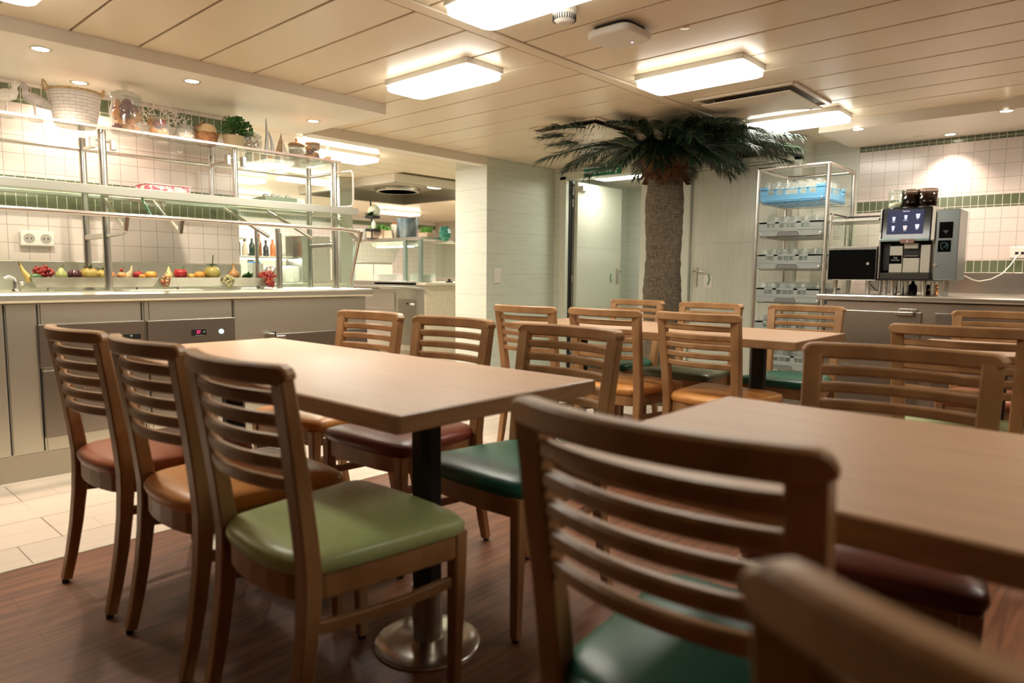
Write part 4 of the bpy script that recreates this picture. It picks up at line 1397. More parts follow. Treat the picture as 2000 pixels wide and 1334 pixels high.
x, y = XI, 2.362
t = thing('sail_ornament', 'smooth pale double sail sculpture on the glass shelf', 'ornament', (x, y, ZG))
MS = base_mat('pale_grey_ceramic', (.62, .63, .62), .3)
G().poly([(y - .035, ZG + .004), (y + .012, ZG + .004), (y - .004, ZG + .06), (y - .006, ZG + .13), (y - .018, ZG + .235), (y - .022, ZG + .12)], x - .008, x + .008, 'x').build('tall_sail', MS, t, .004)
G().poly([(y + .014, ZG + .004), (y + .040, ZG + .004), (y + .036, ZG + .06), (y + .018, ZG + .12), (y - .004, ZG + .155), (y + .012, ZG + .09)], x - .008, x + .008, 'x').build('small_sail', MS, t, .004)
G().box(x - .02, x + .02, y - .038, y + .042, ZG, ZG + .006).build('base', MS, t, .002)


def sailboat(x, y, z, s, lb, group=None, mw=None):
    t = thing('model_sailboat', lb, 'model boat', (x, y, z), group=group)
    W = mw or mat_of('driftwood', (.42, .28, .16), .7, (.55, .40, .26), 30)
    S_ = base_mat('sail_cloth', (.80, .72, .60), .6)
    G().poly([(y - .05 * s, z + .022 * s), (y - .035 * s, z), (y + .035 * s, z), (y + .055 * s, z + .022 * s)], x - .015 * s, x + .015 * s, 'x').build('hull', W, t, .002)
    G().cyl((x, y, z + .02 * s), (x, y, z + .155 * s), .0025 * s, 6).build('mast', W, t)
    G().poly([(y - .045 * s, z + .03 * s), (y - .004 * s, z + .03 * s), (y - .004 * s, z + .145 * s)], x - .003 * s, x + .003 * s, 'x').build('sail', W, t)
    G().poly([(y + .004 * s, z + .03 * s), (y + .045 * s, z + .03 * s), (y + .004 * s, z + .12 * s)], x - .003 * s, x + .003 * s, 'x').build('sail', S_, t)
    return t


sailboat(XI, 2.452, ZG, 1.0, 'small wooden model sailboat on the glass shelf')
x, y = XI, 2.562
jar('storage_jar', 'striped pale jar with a round wooden lid on the glass shelf', x, y, [(.048, 0), (.053, .005), (.054, .05), (.052, .088)],
    (mat_of('lid_wood', (.36, .19, .08), .45, (.50, .29, .13), 20), [(.056, .088), (.056, .096), (.046, .106), (.012, .112), (.004, .114), (0, .114), (0, .088)]), .112,
    [('ribbing', G().lathe([(.044, .004), (.046, .06), (0, .062)], (x, y, ZG), 28, wob=lambda i, k: 1 + .06 * (k % 2)), mat_of('ribbed_cream', (.66, .56, .46), .5))], .008)
x, y = XI, 2.685
ps = fill_balls(x, y, ZG + .006, ZG + .112, .052, .018, 26, 18)
jar('fruit_jar', 'glass jar with a brown lid filled with orange and dark fruit near the shelf end', x, y, [(.048, 0), (.054, .006), (.056, .06), (.052, .105), (.046, .115)],
    (mat_of('lid_wood', (.36, .19, .08)), [(.050, .115), (.050, .123), (.02, .127), (0, .127), (0, .115)]), None,
    [('fruit', G().ball(p, .019, seg=12, rings=8), [FMATS[0], FMATS[1], FMATS[2]][i % 3]) for i, p in enumerate(ps)])
x, y = XI + .01, 2.80
jar('spice_jar', 'small glass jar with a ball stopper at the right end of the shelf', x, y, [(.032, 0), (.038, .005), (.040, .05), (.036, .075)],
    (JAR, [(.036, .074), (.038, .080), (.020, .090), (0, .092), (0, .088), (.018, .086)]), .088,
    [('contents', bunch(x, y, ZG + .03, .026, .026, .022, .010, 22, 24), mat_of('amber_seeds', (.62, .30, .14), .4))], .012)
x, y = XI - .12, 2.70
jar('bottle_jar', 'slim glass jar with a round stopper behind the fruit jar', x, y, [(.026, 0), (.030, .005), (.030, .11), (.02, .135), (.016, .15)],
    (JAR, [(.018, .149), (.022, .155), (.01, .162), (0, .163), (0, .158)]), .158, [('shells', bunch(x, y, ZG + .05, .02, .02, .04, .009, 26, 25), M_SHELL)], .017)

# ================================================================== RIGHT COUNTER
t = thing('steel_counter', 'stainless steel counter with doors and drawers under the coffee machine', 'counter', (-.2, 5.5, 0))
YF = 5.0
G().box(-1.585, 3.0, YF, YW - .002, .14, .88).build('body', M_STX, t)
G().box(-1.57, 3.0, YF + .03, YW - .01, 0, .14).build('plinth', base_mat('cream_plinth', (.52, .45, .34), .5), t)
G().poly([(YF - .045, .892), (YF - .05, .899), (YF - .05, .917), (YF - .042, .924), (YF - .03, .925), (YW - .002, .925), (YW - .002, .885), (YF - .03, .886)], -1.640, 3.0, 'x').build('worktop', M_STX, t)
G().box(-1.64, 3.0, YW - .02, YW - .001, .925, 1.085).build('splashback', M_STX, t, .003)
for k in range(6):
    G().cyl((-.75 + k * .16, YW - .024, 1.045), (-.75 + k * .16, YW - .019, 1.045), .005, 8).build('bolt', M_TUBE, t)
d = G().box(-1.50, -1.005, YF - .014, YF, .575, .822).build('drawer', M_STDX, t, .003)
for z0, z1 in ((.16, .435), (.45, .560)):
    G().box(-1.50, -1.005, YF - .014, YF, z0, z1).build('drawer', M_STDX if z0 < .4 else M_STX, t, .003)
for z in (.567, .442):
    G().box(-1.50, -1.005, YF - .002, YF + .002, z - .006, z + .006).build('gap', M_DARK, t)
    G().box(-1.50, -1.005, YF - .030, YF - .014, z - .026, z - .012).build('drawer_pull', M_TUBE, t, .003)
h = G().box(-1.15, -1.045, YF - .045, YF - .012, .800, .823).build('latch', M_STZ, d, .003)
G().box(-1.135, -1.03, YF - .02, YF - .012, .823, .843).build('latch_plate', M_STZ, d, .002)
for (a, b) in ((-.93, -.45), (-.42, .06), (.09, .57), (.60, 1.2)):
    d = G().box(a, b, YF - .014, YF, .575, .822).build('door', M_STDX, t, .003)
    G().box(a, b, YF - .014, YF, .30, .53).build('drawer', M_STDX, t, .003)
    G().box(a, b, YF - .030, YF - .012, .535, .55).build('drawer_pull', M_TUBE, t, .003)
    G().box(a, b, YF - .003, YF + .002, .55, .57).build('gap', M_DARK, t)
    G().box(a, b, YF - .014, YF, .16, .285).build('drawer', M_STX, t, .003)
    G().tube([(a + .08, YF - .016, .22), (a + .12, YF - .03, .20), (a + .22, YF - .03, .20), (a + .26, YF - .016, .22)], .006, 6).build('recess_pull', M_DARK, t)

# cup cabinet with open shelf frame
ZT = .925
t = thing('cup_cabinet', 'black fronted steel cabinet on legs with open shelves, left of the coffee machine', 'cabinet', (-1.47, 5.35, ZT))
x0, x1, y0, y1 = -1.632, -1.318, 5.12, 5.50
G().box(x0, x1, y0 + .004, y1, 1.022, 1.245).build('body', M_STZ, t, .003)
d = G().box(x0 + .008, x1 - .006, y0 - .008, y0 + .004, 1.027, 1.232).build('door', base_mat('black_gloss', (.004, .004, .004), .12), t, .002)
G().lathe([(.011, 0), (.011, .004), (0, .004)], (0, 0, 0), 12)
G().cyl((x1 - .05, y0 - .012, 1.135), (x1 - .05, y0 - .007, 1.135), .010, 16).build('lock', M_TUBE, d)
G().box(x0, x1, y0, y1, 1.240, 1.254).build('shelf', M_STX, t, .002)
G().box(x0 + .01, x1, y0 + .01, y1, 1.425, 1.440).build('shelf', M_STX, t, .002)
G().box(x0, x0 + .012, y0, y0 + .05, 1.25, 1.487).build('upright', M_STZ, t, .002)
G().box(x0, x0 + .012, y1 - .04, y1, 1.25, 1.487).build('upright', M_STZ, t, .002)
G().box(x0 + .004, x0 + .008, y0 + .05, y1 - .04, 1.25, 1.48).build('side_glass', M_GLASSG, t)
G().box(x0, x1, y1 - .01, y1, 1.475, 1.487).build('rear_bar', M_BLACK, t)
G().box(x0, x0 + .01, y0, y1, 1.478, 1.487).build('side_bar', M_BLACK, t)
G().box(x0 + .012, x1, y1 - .006, y1 - .003, 1.254, 1.42).build('rear_glass', M_GLASSG, t)
for x in (x0 + .05, x1 - .05):
    for y in (y0 + .03, y1 - .05):
        G().tube([(x, y, ZT), (x, y, ZT + .01), (x, y, 1.022)], [.010, .011, .017], 12).build('leg', M_STZ, t)

# coffee machine
t = thing('coffee_machine', 'black and silver coffee machine with a touch screen and bean hoppers on the counter', 'coffee machine', (-1.16, 5.3, ZT))
cx0, cx1, yf = -1.300, -1.010, 5.15
SIL = base_mat('satin_silver', (.60, .58, .50), .38, .35)
GLB = base_mat('black_gloss', (.004, .004, .004), .12)
b = G().box(cx0, cx1, yf + .06, yf + .38, 1.055, 1.50).build('body', M_BLACK, t, .006)
G().box(cx0 - .012, cx0, yf - .02, yf + .38, 1.035, 1.495).build('side_panel', M_STZ, t, .003)
G().poly([(yf - .025, 1.285), (yf - .005, 1.50), (yf + .37, 1.50), (yf + .37, 1.035), (yf + .06, 1.035), (yf + .04, 1.27)], cx1, cx1 + .022, 'x').build('side_panel', SIL, t, .003)
G().poly([(yf - .025, 1.285), (yf - .005, 1.50), (yf + .06, 1.50), (yf + .06, 1.27), (yf + .04, 1.27)], cx0 - .012, cx0, 'x').build('side_trim', SIL, t, .002)
# screen head leaning back slightly
hd = G().poly([(yf - .03, 1.282), (yf - .008, 1.498), (yf + .06, 1.505), (yf + .06, 1.275)], cx0 + .004, cx1 - .002, 'x').build('screen_head', GLB, t, .004)
tilt = Matrix.Rotation(-math.atan2(.022, .216), 3, 'X')
SCR = emis('screen_lit', (.06, .06, .10), 1.0)
c0 = Vector(((cx0 + cx1) / 2, yf - .0215, 1.395))


def on_screen(u, v, w_, h_, mt, name, par, dy=.0006):
    g_ = G().box(c0.x + u - w_ / 2, c0.x + u + w_ / 2, c0.y - dy - .001, c0.y - dy, c0.z + v - h_ / 2, c0.z + v + h_ / 2, tilt, c0)
    return g_.build(name, mt, par)


scr = on_screen(-.006, .012, .212, .158, SCR, 'screen', hd)
MTX = Matrix.Translation(c0) @ tilt.to_4x4() @ Matrix(((1, 0, 0), (0, 0, -1), (0, 1, 0))).to_4x4()
ICW = emis('screen_icon', (.80, .75, 1.0), 1.5)
ICP = emis('screen_icon_warm', (1.0, .72, .70), 1.2)
text('screen_title', 'Selection', .011, ICW, hd, MTX @ Matrix.Translation((-.004, .082, .0022)), .0002)
for i, (u, v) in enumerate([(-.074, .042), (-.004, .050), (.066, .056), (-.074, -.018), (-.004, -.018), (.066, -.012)]):
    big = i in (2, 4, 5)
    g_ = G()
    ww = .024 if big else .018
    for dz, wq in ((0, ww), (-.010, ww * .85), (-.019, ww * .65)):
        g_.box(c0.x + u - wq / 2, c0.x + u + wq / 2, c0.y - .0030, c0.y - .0022, c0.z + v + dz - .004, c0.z + v + dz + .004 if dz else c0.z + v + .005, tilt, c0)
    g_.build('drink_icon', ICW if i != 4 else ICP, hd)
    text('drink_name', ('Espresso', 'Cappuccino', 'Latte', 'Coffee', 'Cocoa', 'Milk')[i], .006, ICW, hd, MTX @ Matrix.Translation((u, v - .029, .0024)), .0002)
G().poly([(yf - .045, 1.292), (yf - .028, 1.300), (yf - .024, 1.285), (yf - .04, 1.280)], cx0 - .004, cx1 - .004, 'x').build('tray_lip', base_mat('pale_blue_gloss', (.32, .42, .42), .2), t, .002)
# niche fronts
G().box(cx0 + .004, cx0 + .052, yf + .03, yf + .06, 1.09, 1.275).build('niche_wall', M_BLACK, t)
pn = G().box(cx0 + .050, cx0 + .128, yf + .012, yf + .06, 1.075, 1.252).build('front_panel', SIL, t, .003)
G().box(cx0 + .050, cx0 + .124, yf + .009, yf + .012, 1.135, 1.190).build('info_plate', GLB, pn)
text('plate_text', 'C.E', .014, WT, pn, facing((cx0 + .087, yf + .0085, 1.173), '-y'), .0002)
text('plate_text', 'FRESH COFFEE', .0075, WT, pn, facing((cx0 + .087, yf + .0085, 1.158), '-y'), .0002)
G().box(cx0 + .132, cx0 + .228, yf + .012, yf + .06, 1.075, 1.172).build('drip_panel', SIL, t, .003)
G().box(cx0 + .233, cx1 - .002, yf + .012, yf + .06, 1.075, 1.258).build('front_panel', SIL, t, .003)
G().box(cx0 + .132, cx0 + .228, yf + .02, yf + .06, 1.178, 1.262).build('brew_niche', M_BLACK, t)
G().box(cx0 + .14, cx0 + .22, yf - .01, yf + .04, 1.232, 1.27).build('spout', SIL, t, .006)
G().box(cx0 + .14, cx0 + .22, yf + .002, yf + .02, 1.183, 1.186).build('cup_grid', M_TUBE, t)
pl = G().box(cx0 + .125, cx0 + .205, yf - .055, yf - .046, 1.266, 1.293).build('badge', base_mat('rose_brown_plate', (.30, .16, .13), .35), t, .002)
text('badge_mark', 'b', .022, WT, pl, facing((cx0 + .165, yf - .0558, 1.279), '-y'), .0003)
G().box(cx0 + .0, cx1 + .005, yf - .01, yf + .38, 1.035, 1.073).build('drip_tray', base_mat('dark_bronze_tray', (.035, .03, .022), .35), t, .004)
G().box(cx0 - .006, cx1 + .012, yf + .0, yf + .38, 1.022, 1.036).build('base', M_BLACK, t, .003)
for x in (cx0 + .03, cx0 + .075, cx0 + .12, cx1 - .03):
    for y in ((yf + .03, yf + .30) if x != cx0 + .12 else (yf + .2,)):
        G().tube([(x, y, ZT), (x, y, ZT + .012), (x, y, 1.022)], [.012, .013, .018], 12).build('leg', M_STZ, t)
M_BEAN = mottle(base_mat('coffee_beans', (.06, .02, .008), .4), (.025, .008, .003), (.14, .055, .02), 160, (1, 1, 1), 2, .5)
SMOKE = clear_glass('smoked_glass', (.55, .50, .46))
for i, (x, r, beans) in enumerate(((cx0 + .050, .047, 0), (cx0 + .135, .052, 1), (cx0 + .235, .058, 1))):
    hp = G().lathe([(r * .92, 1.505), (r, 1.515), (r, 1.605), (r - .003, 1.605), (r - .003, 1.516)], (x, yf + .10, 0), 28).build('bean_hopper', SMOKE if beans else M_GLASS, t)
    G().lathe([(r + .002, 1.605), (r + .003, 1.618), (r - .004, 1.626), (0, 1.628), (0, 1.606)], (x, yf + .10, 0), 28).build('hopper_lid', SMOKE if beans else M_GLASSG, hp)
    if beans:
        G().lathe([(0, 1.507), (r - .005, 1.508), (r - .005, 1.590), (r * .5, 1.598), (0, 1.60)], (x, yf + .10, 0), 24).build('beans', M_BEAN, hp)
    else:
        G().lathe([(0, 1.507), (r - .005, 1.508), (r - .005, 1.54), (0, 1.55)], (x, yf + .10, 0), 24).build('powder', mat_of('milk_powder', (.66, .60, .48), .7), hp)
    G().lathe([(r + .004, 1.498), (r + .006, 1.503), (r, 1.510)], (x, yf + .10, 0), 24).build('hopper_collar', M_BLACK, hp)

# payment terminal box
t = thing('payment_box', 'tall steel payment box with a card reader right of the coffee machine', 'payment terminal', (-.92, 5.3, ZT))
M_PAY = steel('steel_payment', (.34, .38, .38), .33, 'z')
G().box(-.984, -.856, yf - .01, yf + .26, 1.028, 1.478).build('housing', M_PAY, t, .005)
sc_ = G().box(-.966, -.890, yf - .014, yf - .009, 1.295, 1.398).build('display', GLB, t, .003)
G().poly([(-.945, 1.345), (-.911, 1.345), (-.928, 1.322)], yf - .0155, yf - .014, 'y').build('display_arrow', base_mat('dark_grey_print', (.05, .05, .05), .5), sc_)
cr_ = G().box(-.968, -.896, yf - .014, yf - .009, 1.208, 1.282).build('card_reader', GLB, t, .006)
TEAL = base_mat('teal_print', (.10, .30, .34), .4)
g = G()
g.tube([(-.95, yf - .015, 1.262), (-.95, yf - .015, 1.235), (-.938, yf - .015, 1.222)], .0016, 5)
g.tube([(-.948, yf - .015, 1.266), (-.922, yf - .015, 1.266), (-.922, yf - .015, 1.245), (-.935, yf - .015, 1.236)], .0016, 5)
g.tube([(-.915, yf - .015, 1.225), (-.911, yf - .015, 1.25), (-.918, yf - .015, 1.262)], .0016, 5)
g.build('card_symbol', TEAL, cr_)
G().cyl((-.975, yf - .018, 1.125), (-.975, yf - .009, 1.125), .012, 16).build('lock', M_TUBE, t)
for y in (yf + .02, yf + .20):
    G().box(-.955, -.93, y, y + .03, ZT, 1.03).build('leg', M_STZ, t)

# things under the machine
t = thing('brown_bottle', 'dark brown bottle lying in shadow between the legs of the coffee machine', 'bottle', (-1.14, 5.42, ZT))
G().lathe([(.026, 0), (.028, .01), (.028, .06), (.010, .08), (.010, .095)], (-1.155, 5.42, ZT), 16).build('bottle', GLB, t)
t = thing('copper_pan', 'copper coloured shiny tin behind the legs of the coffee machine', 'pan', (-1.06, 5.52, ZT))
G().lathe([(.0, .001), (.075, .001), (.085, .07), (.083, .07), (.073, .004)], (-1.05, 5.55, ZT), 28).build('pan', base_mat('copper', (.50, .24, .10), .25, 1.0), t)
t = thing('power_cable', 'thin black cable hanging behind the black cabinet', 'cable', (-1.45, 5.7, ZT))
G().tube([(-1.48, 5.50, 1.08), (-1.47, 5.56, 1.0), (-1.44, 5.62, .95), (-1.38, 5.7, .932), (-1.33, 5.9, .932), (-1.33, 6.12, .95)], .004, 6).build('cable', M_RUB, t)
# wall outlet and white cable
t = thing('wall_outlet', 'white data outlet on the tiled wall above the lower green band', 'outlet', (-.655, YW, 1.235))
G().box(-.700, -.585, YW - .012, YW, 1.190, 1.270).build('plate', M_WHITE, t, .004)
for x in (-.66, -.627):
    G().box(x - .010, x + .010, YW - .0135, YW - .012, 1.215, 1.233).build('port', M_DARK, t)
t = thing('white_cable', 'thin white cable drooping from the wall outlet to the payment box', 'cable', (-.75, 6.0, 1.1))
G().tube([(-.637, YW - .014, 1.222), (-.655, 6.10, 1.20), (-.68, 6.05, 1.14), (-.715, 5.95, 1.075), (-.76, 5.8, 1.035), (-.80, 5.6, 1.022), (-.82, 5.48, 1.033), (-.856, 5.40, 1.06)], .004, 8).build('cable', M_WHITE, t)

# ================================================================== GLASS RACK
t = thing('rack_trolley', 'tall steel tube rack holding crates of glasses beside the steel counter', 'rack', (-1.94, 5.48, 0))
RX0, RX1, RY0, RY1, RZ = -2.190, -1.680, 5.20, 5.78, 1.860
for x in (RX0, RX1):
    for y in (RY0, RY1):
        p = G().tube([(x, y, .09), (x, y, RZ - .012)], .0155, 14).build('post', M_TUBE, t)
        G().cyl((x - .012, y, .045), (x + .012, y, .045), .045, 18).build('castor', M_RUB, p)
        G().box(x - .02, x + .02, y - .02, y + .02, .075, .095).build('castor_fork', M_STX, p)
g = G()
for a, b in (((RX0, RY0), (RX1, RY0)), ((RX1, RY0), (RX1, RY1)), ((RX1, RY1), (RX0, RY1)), ((RX0, RY1), (RX0, RY0))):
    g.cyl((a[0], a[1], RZ - .015), (b[0], b[1], RZ - .015), .014, 12)
g.build('top_frame', M_TUBE, t)
g = G()
for a, b in (((RX0, RY0), (RX1, RY0)), ((RX1, RY0), (RX1, RY1)), ((RX1, RY1), (RX0, RY1)), ((RX0, RY1), (RX0, RY0))):
    g.cyl((a[0], a[1], .20), (b[0], b[1], .20), .014, 12)
g.build('bottom_frame', M_TUBE, t)
G().box(RX0, RX1, RY0, RY1, .195, .202).build('bottom_shelf', M_STX, t)
LV = [1.597, 1.345, 1.103, .852, .600, .347]
for z in LV:
    for s_, x in ((1, RX0), (-1, RX1)):
        xi = x + s_ * .035
        r = G().tube([(x, RY0 + .02, z + .02), (xi, RY0 + .01, z + .022), (xi, RY0 - .015, z + .018), (xi, RY0 - .02, z), (xi, RY0 + .02, z - .010), (xi, RY1 - .02, z - .010), (x, RY1, z + .0)], .0045, 8).build('runner', M_TUBE, t)
    g = G()
    for k in range(5):
        yy = RY0 + .06 + k * .11
        g.cyl((RX0 + .035, yy, z - .010), (RX1 - .035, yy, z - .010), .003, 6)
    g.build('cross_wire', M_TUBE, t)

M_BLUE = base_mat('crate_blue', (.15, .42, .68), .45)
M_GREY = base_mat('crate_grey', (.34, .37, .355), .5)
M_GREYD = base_mat('crate_grey_dark', (.19, .20, .19), .5)


def crate(z, col, lb, seed, blue=False):
    x0, x1, y0, y1 = -2.168, -1.706, RY0 + .0, RY0 + .47
    t = thing('glass_crate', lb, 'crate', ((x0 + x1) / 2, (y0 + y1) / 2, z), group='crates in the rack')
    h = .112 if blue else .105
    g = G()
    th = .005
    # floor lattice
    for k in range(9):
        u = k / 8
        g.box(x0 + (x1 - x0 - .01) * u, x0 + (x1 - x0 - .01) * u + .010, y0, y1, z, z + .006)
        g.box(x0, x1, y0 + (y1 - y0 - .01) * u, y0 + (y1 - y0 - .01) * u + .010, z, z + .006)
    g.build('crate_floor', col, t)

    def wall(ax, c, a, b, outer):
        g = G()
        zs = z + (.052 if blue else .060)

        def bx_(p, q, z0_, z1_, t_=th):
            if ax == 'y':
                g.box(p, q, c - t_ / 2, c + t_ / 2, z0_, z1_)
            else:
                g.box(c - t_ / 2, c + t_ / 2, p, q, z0_, z1_)
        bx_(a, b, z, zs)
        if not blue:
            bx_(a, b, z + h - .014, z + h)
            L = b - a
            for u0, u1 in ((0, .13), (.26, .33), (.60, .67), (.80, 1)):
                bx_(a + L * u0, a + L * u1, zs, z + h)
            for u in (.195, .42, .51, .735):
                bx_(a + L * u - .003, a + L * u + .003, zs, z + h - .01)
            bx_(a, b, z + .044, z + .048, .010)
        else:
            bx_(a, b, z + h - .026, z + h - .018)
            L = b - a
            for u0, u1 in ((0, .12), (.22, .27), (.36, .40), (.60, .64), (.73, .78), (.88, 1)):
                bx_(a + L * u0, a + L * u1, zs, z + h - (.0 if u0 in (0, .88) else .018))
            bx_(a, b, z + .012, z + .016, .010)
        o = g.build('crate_wall', col, t, .0015)
        return o
    w_ = wall('y', y0, x0, x1, -1)
    wall('y', y1, x0, x1, 1)
    wall('x', x0, y0, y1, -1)
    wall('x', x1, y0, y1, 1)
    if not blue:
        xm = (x0 + x1) / 2 - .01
        o = [(xm - .085, z + .002), (xm - .08, z + .026), (xm - .065, z + .036), (xm + .065, z + .036), (xm + .08, z + .026), (xm + .085, z + .002)]
        G().poly(o, y0 - .0045, y0 - .001, 'y').build('hand_hold', M_GREYD, w_)
        i_ = [(a, b + .004) for a, b in o]
        G().tube([(a, y0 - .004, b) for a, b in o], .0035, 6).build('hold_rim', col, w_)
    return t


gl_me = None
gl_src = G().lathe([(.032, 0), (.0335, .002), (.030, .096), (.025, .106), (.0, .107), (.0, .099), (.022, .098), (.028, .090), (.0315, .002)], (0, 0, 0), 16).build('drinking_glass', clear_glass('tumbler_glass', (.95, .97, .96), haze=.10))
first_glass = True
names = [('light blue crate of glasses on the top level of the steel rack', 'upturned drinking glass standing in the light blue top crate'),
         ('grey crate of glasses directly below the light blue crate', 'upturned drinking glass in the grey crate directly below the blue one'),
         ('grey crate of glasses level with the black cup cabinet', 'upturned drinking glass in the grey crate level with the black cabinet'),
         ('grey crate of glasses just above the height of the steel worktop', 'upturned drinking glass in the grey crate just above worktop height'),
         ('grey crate of glasses partly hidden behind the chair back', 'upturned drinking glass in the crate hidden behind the chair back'),
         ('lowest grey crate in the rack seen under the back table', 'upturned drinking glass in the lowest crate of the rack')]
rr = random.Random(77)
for i, z in enumerate(LV):
    crate(z, M_BLUE if i == 0 else M_GREY, names[i][0], i, i == 0)
    for a in range(6):
        for b in range(5):
            if rr.random() < .08:
                continue
            o = gl_src if first_glass else gl_src.copy()
            if not first_glass:
                COL.objects.link(o)
            first_glass = False
            o.location = (-2.132 + a * .0755, RY0 + .045 + b * .092, z + .042 + (.006 if i == 0 else 0))
            tag(o, names[i][1], 'glass', 'glasses in the ' + ['blue top crate', 'crate below the blue one', 'middle crate', 'crate above worktop height', 'crate behind the chair', 'lowest crate'][i])
g = G()

# ================================================================== PALM
px_, py_ = -2.86, 4.98
t = thing('artificial_palm', 'artificial palm tree with a thick fibrous trunk and dark green fronds under the ceiling', 'palm tree', (px_, py_, 0))
m = base_mat('palm_trunk', (.16, .12, .08), .9)
nt = m.node_tree
tc = nn(nt, 'ShaderNodeTexCoord')
b_ = nt.nodes['Principled BSDF']
w1 = nn(nt, 'ShaderNodeTexNoise'); w1.inputs['Scale'].default_value = 14; w1.inputs['Detail'].default_value = 5
mp1 = nn(nt, 'ShaderNodeMapping'); mp1.inputs['Scale'].default_value = (14, 14, 1.2)
mp2 = nn(nt, 'ShaderNodeMapping'); mp2.inputs['Scale'].default_value = (1.6, 1.6, 20)
w2 = nn(nt, 'ShaderNodeTexNoise'); w2.inputs['Scale'].default_value = 11; w2.inputs['Detail'].default_value = 6; w2.inputs['Distortion'].default_value = .7; w1.inputs['Distortion'].default_value = .5
w3 = nn(nt, 'ShaderNodeTexNoise'); w3.inputs['Scale'].default_value = 5; w3.inputs['Detail'].default_value = 4
nt.links.new(tc.outputs['Object'], mp1.inputs[0]); nt.links.new(tc.outputs['Object'], mp2.inputs[0]); nt.links.new(tc.outputs['Object'], w3.inputs[0])
nt.links.new(mp1.outputs[0], w1.inputs[0]); nt.links.new(mp2.outputs[0], w2.inputs[0])
mxa = nn(nt, 'ShaderNodeMath', operation='MINIMUM'); nt.links.new(w1.outputs['Fac'], mxa.inputs[0]); nt.links.new(w2.outputs['Fac'], mxa.inputs[1])
cr = nn(nt, 'ShaderNodeValToRGB')
cr.color_ramp.elements[0].position = .30; cr.color_ramp.elements[0].color = (.030, .021, .014, 1)
cr.color_ramp.elements[1].position = .58; cr.color_ramp.elements[1].color = (.21, .165, .105, 1)
nt.links.new(mxa.outputs[0], cr.inputs[0]); nt.links.new(cr.outputs[0], b_.inputs['Base Color'])
bu = nn(nt, 'ShaderNodeBump'); bu.inputs['Strength'].default_value = .9; bu.inputs['Distance'].default_value = .012
nt.links.new(mxa.outputs[0], bu.inputs['Height']); nt.links.new(bu.outputs[0], b_.inputs['Normal'])
rr = random.Random(5)
prof = []
for i in range(46):
    z = i * .042
    r = .150 + .006 * math.sin(z * 9) + rr.uniform(-.004, .004) - .005 * z
    prof.append((r, z))
G().lathe(prof, (px_, py_, 0), 40, wob=lambda i, k: 1 + .018 * math.sin(k * 1.7 + i * .5) + .012 * math.sin(k * 3.1 - i)).build('trunk', m, t)
M_HUSK = mottle(base_mat('palm_fibre', (.22, .08, .03), .9), (.045, .016, .008), (.20, .08, .032), 26, (1, 1, .25), 6, .8)
G().lathe([(.135, 1.80), (.155, 1.84), (.150, 1.88), (.170, 1.93), (.195, 1.97), (.185, 2.00), (.10, 2.02), (0, 2.03)], (px_, py_, 0), 36, wob=lambda i, k: 1 + .06 * math.sin(k * 2.3 + i * 1.9) + .05 * math.sin(k * 5.1)).build('crown_fibre', M_HUSK, t)
for k in range(9):
    a = k * .7 + .2
    c, s_ = math.cos(a), math.sin(a)
    base = Vector((px_ + .145 * c, py_ + .145 * s_, 1.845))
    sd = Vector((-s_, c, 0))
    w0 = rr.uniform(.05, .075)
    hh = rr.uniform(.06, .12)
    out = Vector((c, s_, 0))
    rows = []
    for j in range(5):
        u = j / 4
        ctr = base + out * (.012 + .045 * u * u) + Vector((0, 0, .03 - hh * u))
        rows.append([ctr - sd * w0 * (1 - .25 * u), ctr - sd * w0 * .35 + out * .012, ctr + sd * w0 * .35 + out * .012, ctr + sd * w0 * (1 - .25 * u)])
    g = G()
    vs = [p for r_ in rows for p in r_]
    vs2 = [p - out * .006 for p in vs]
    fs = [(j * 4 + i, j * 4 + i + 1, j * 4 + i + 5, j * 4 + i + 4) for j in range(4) for i in range(3)]
    g.add(vs + vs2, fs + [tuple(q + 20 for q in f) for f in fs] + [(16, 17, 37, 36), (17, 18, 38, 37), (18, 19, 39, 38)])
    g.build('husk_flap', M_HUSK, t)
g = G()
for k in range(90):
    a = rr.uniform(0, 6.28)
    r = rr.uniform(.15, .20)
    p = Vector((px_ + r * math.cos(a), py_ + r * math.sin(a), rr.uniform(1.88, 1.98)))
    L = rr.uniform(.04, .16)
    q = p + Vector((math.cos(a) * L * .45, math.sin(a) * L * .45, -L * .5)) + Vector((rr.uniform(-.03, .03), rr.uniform(-.03, .03), 0))
    e = q + Vector((math.cos(a) * .01, math.sin(a) * .01, -L * rr.uniform(.3, .9)))
    g.tube([p, q, e], [.0016, .0012, .0006], 4)
g.build('hanging_fibres', M_HUSK, t)
M_FROND = mottle(base_mat('palm_leaf', (.02, .07, .025), .42), (.004, .015, .006), (.013, .040, .014), 9, (1, 1, 1), 3, 0)
M_RIB = base_mat('palm_rib', (.05, .10, .03), .5)


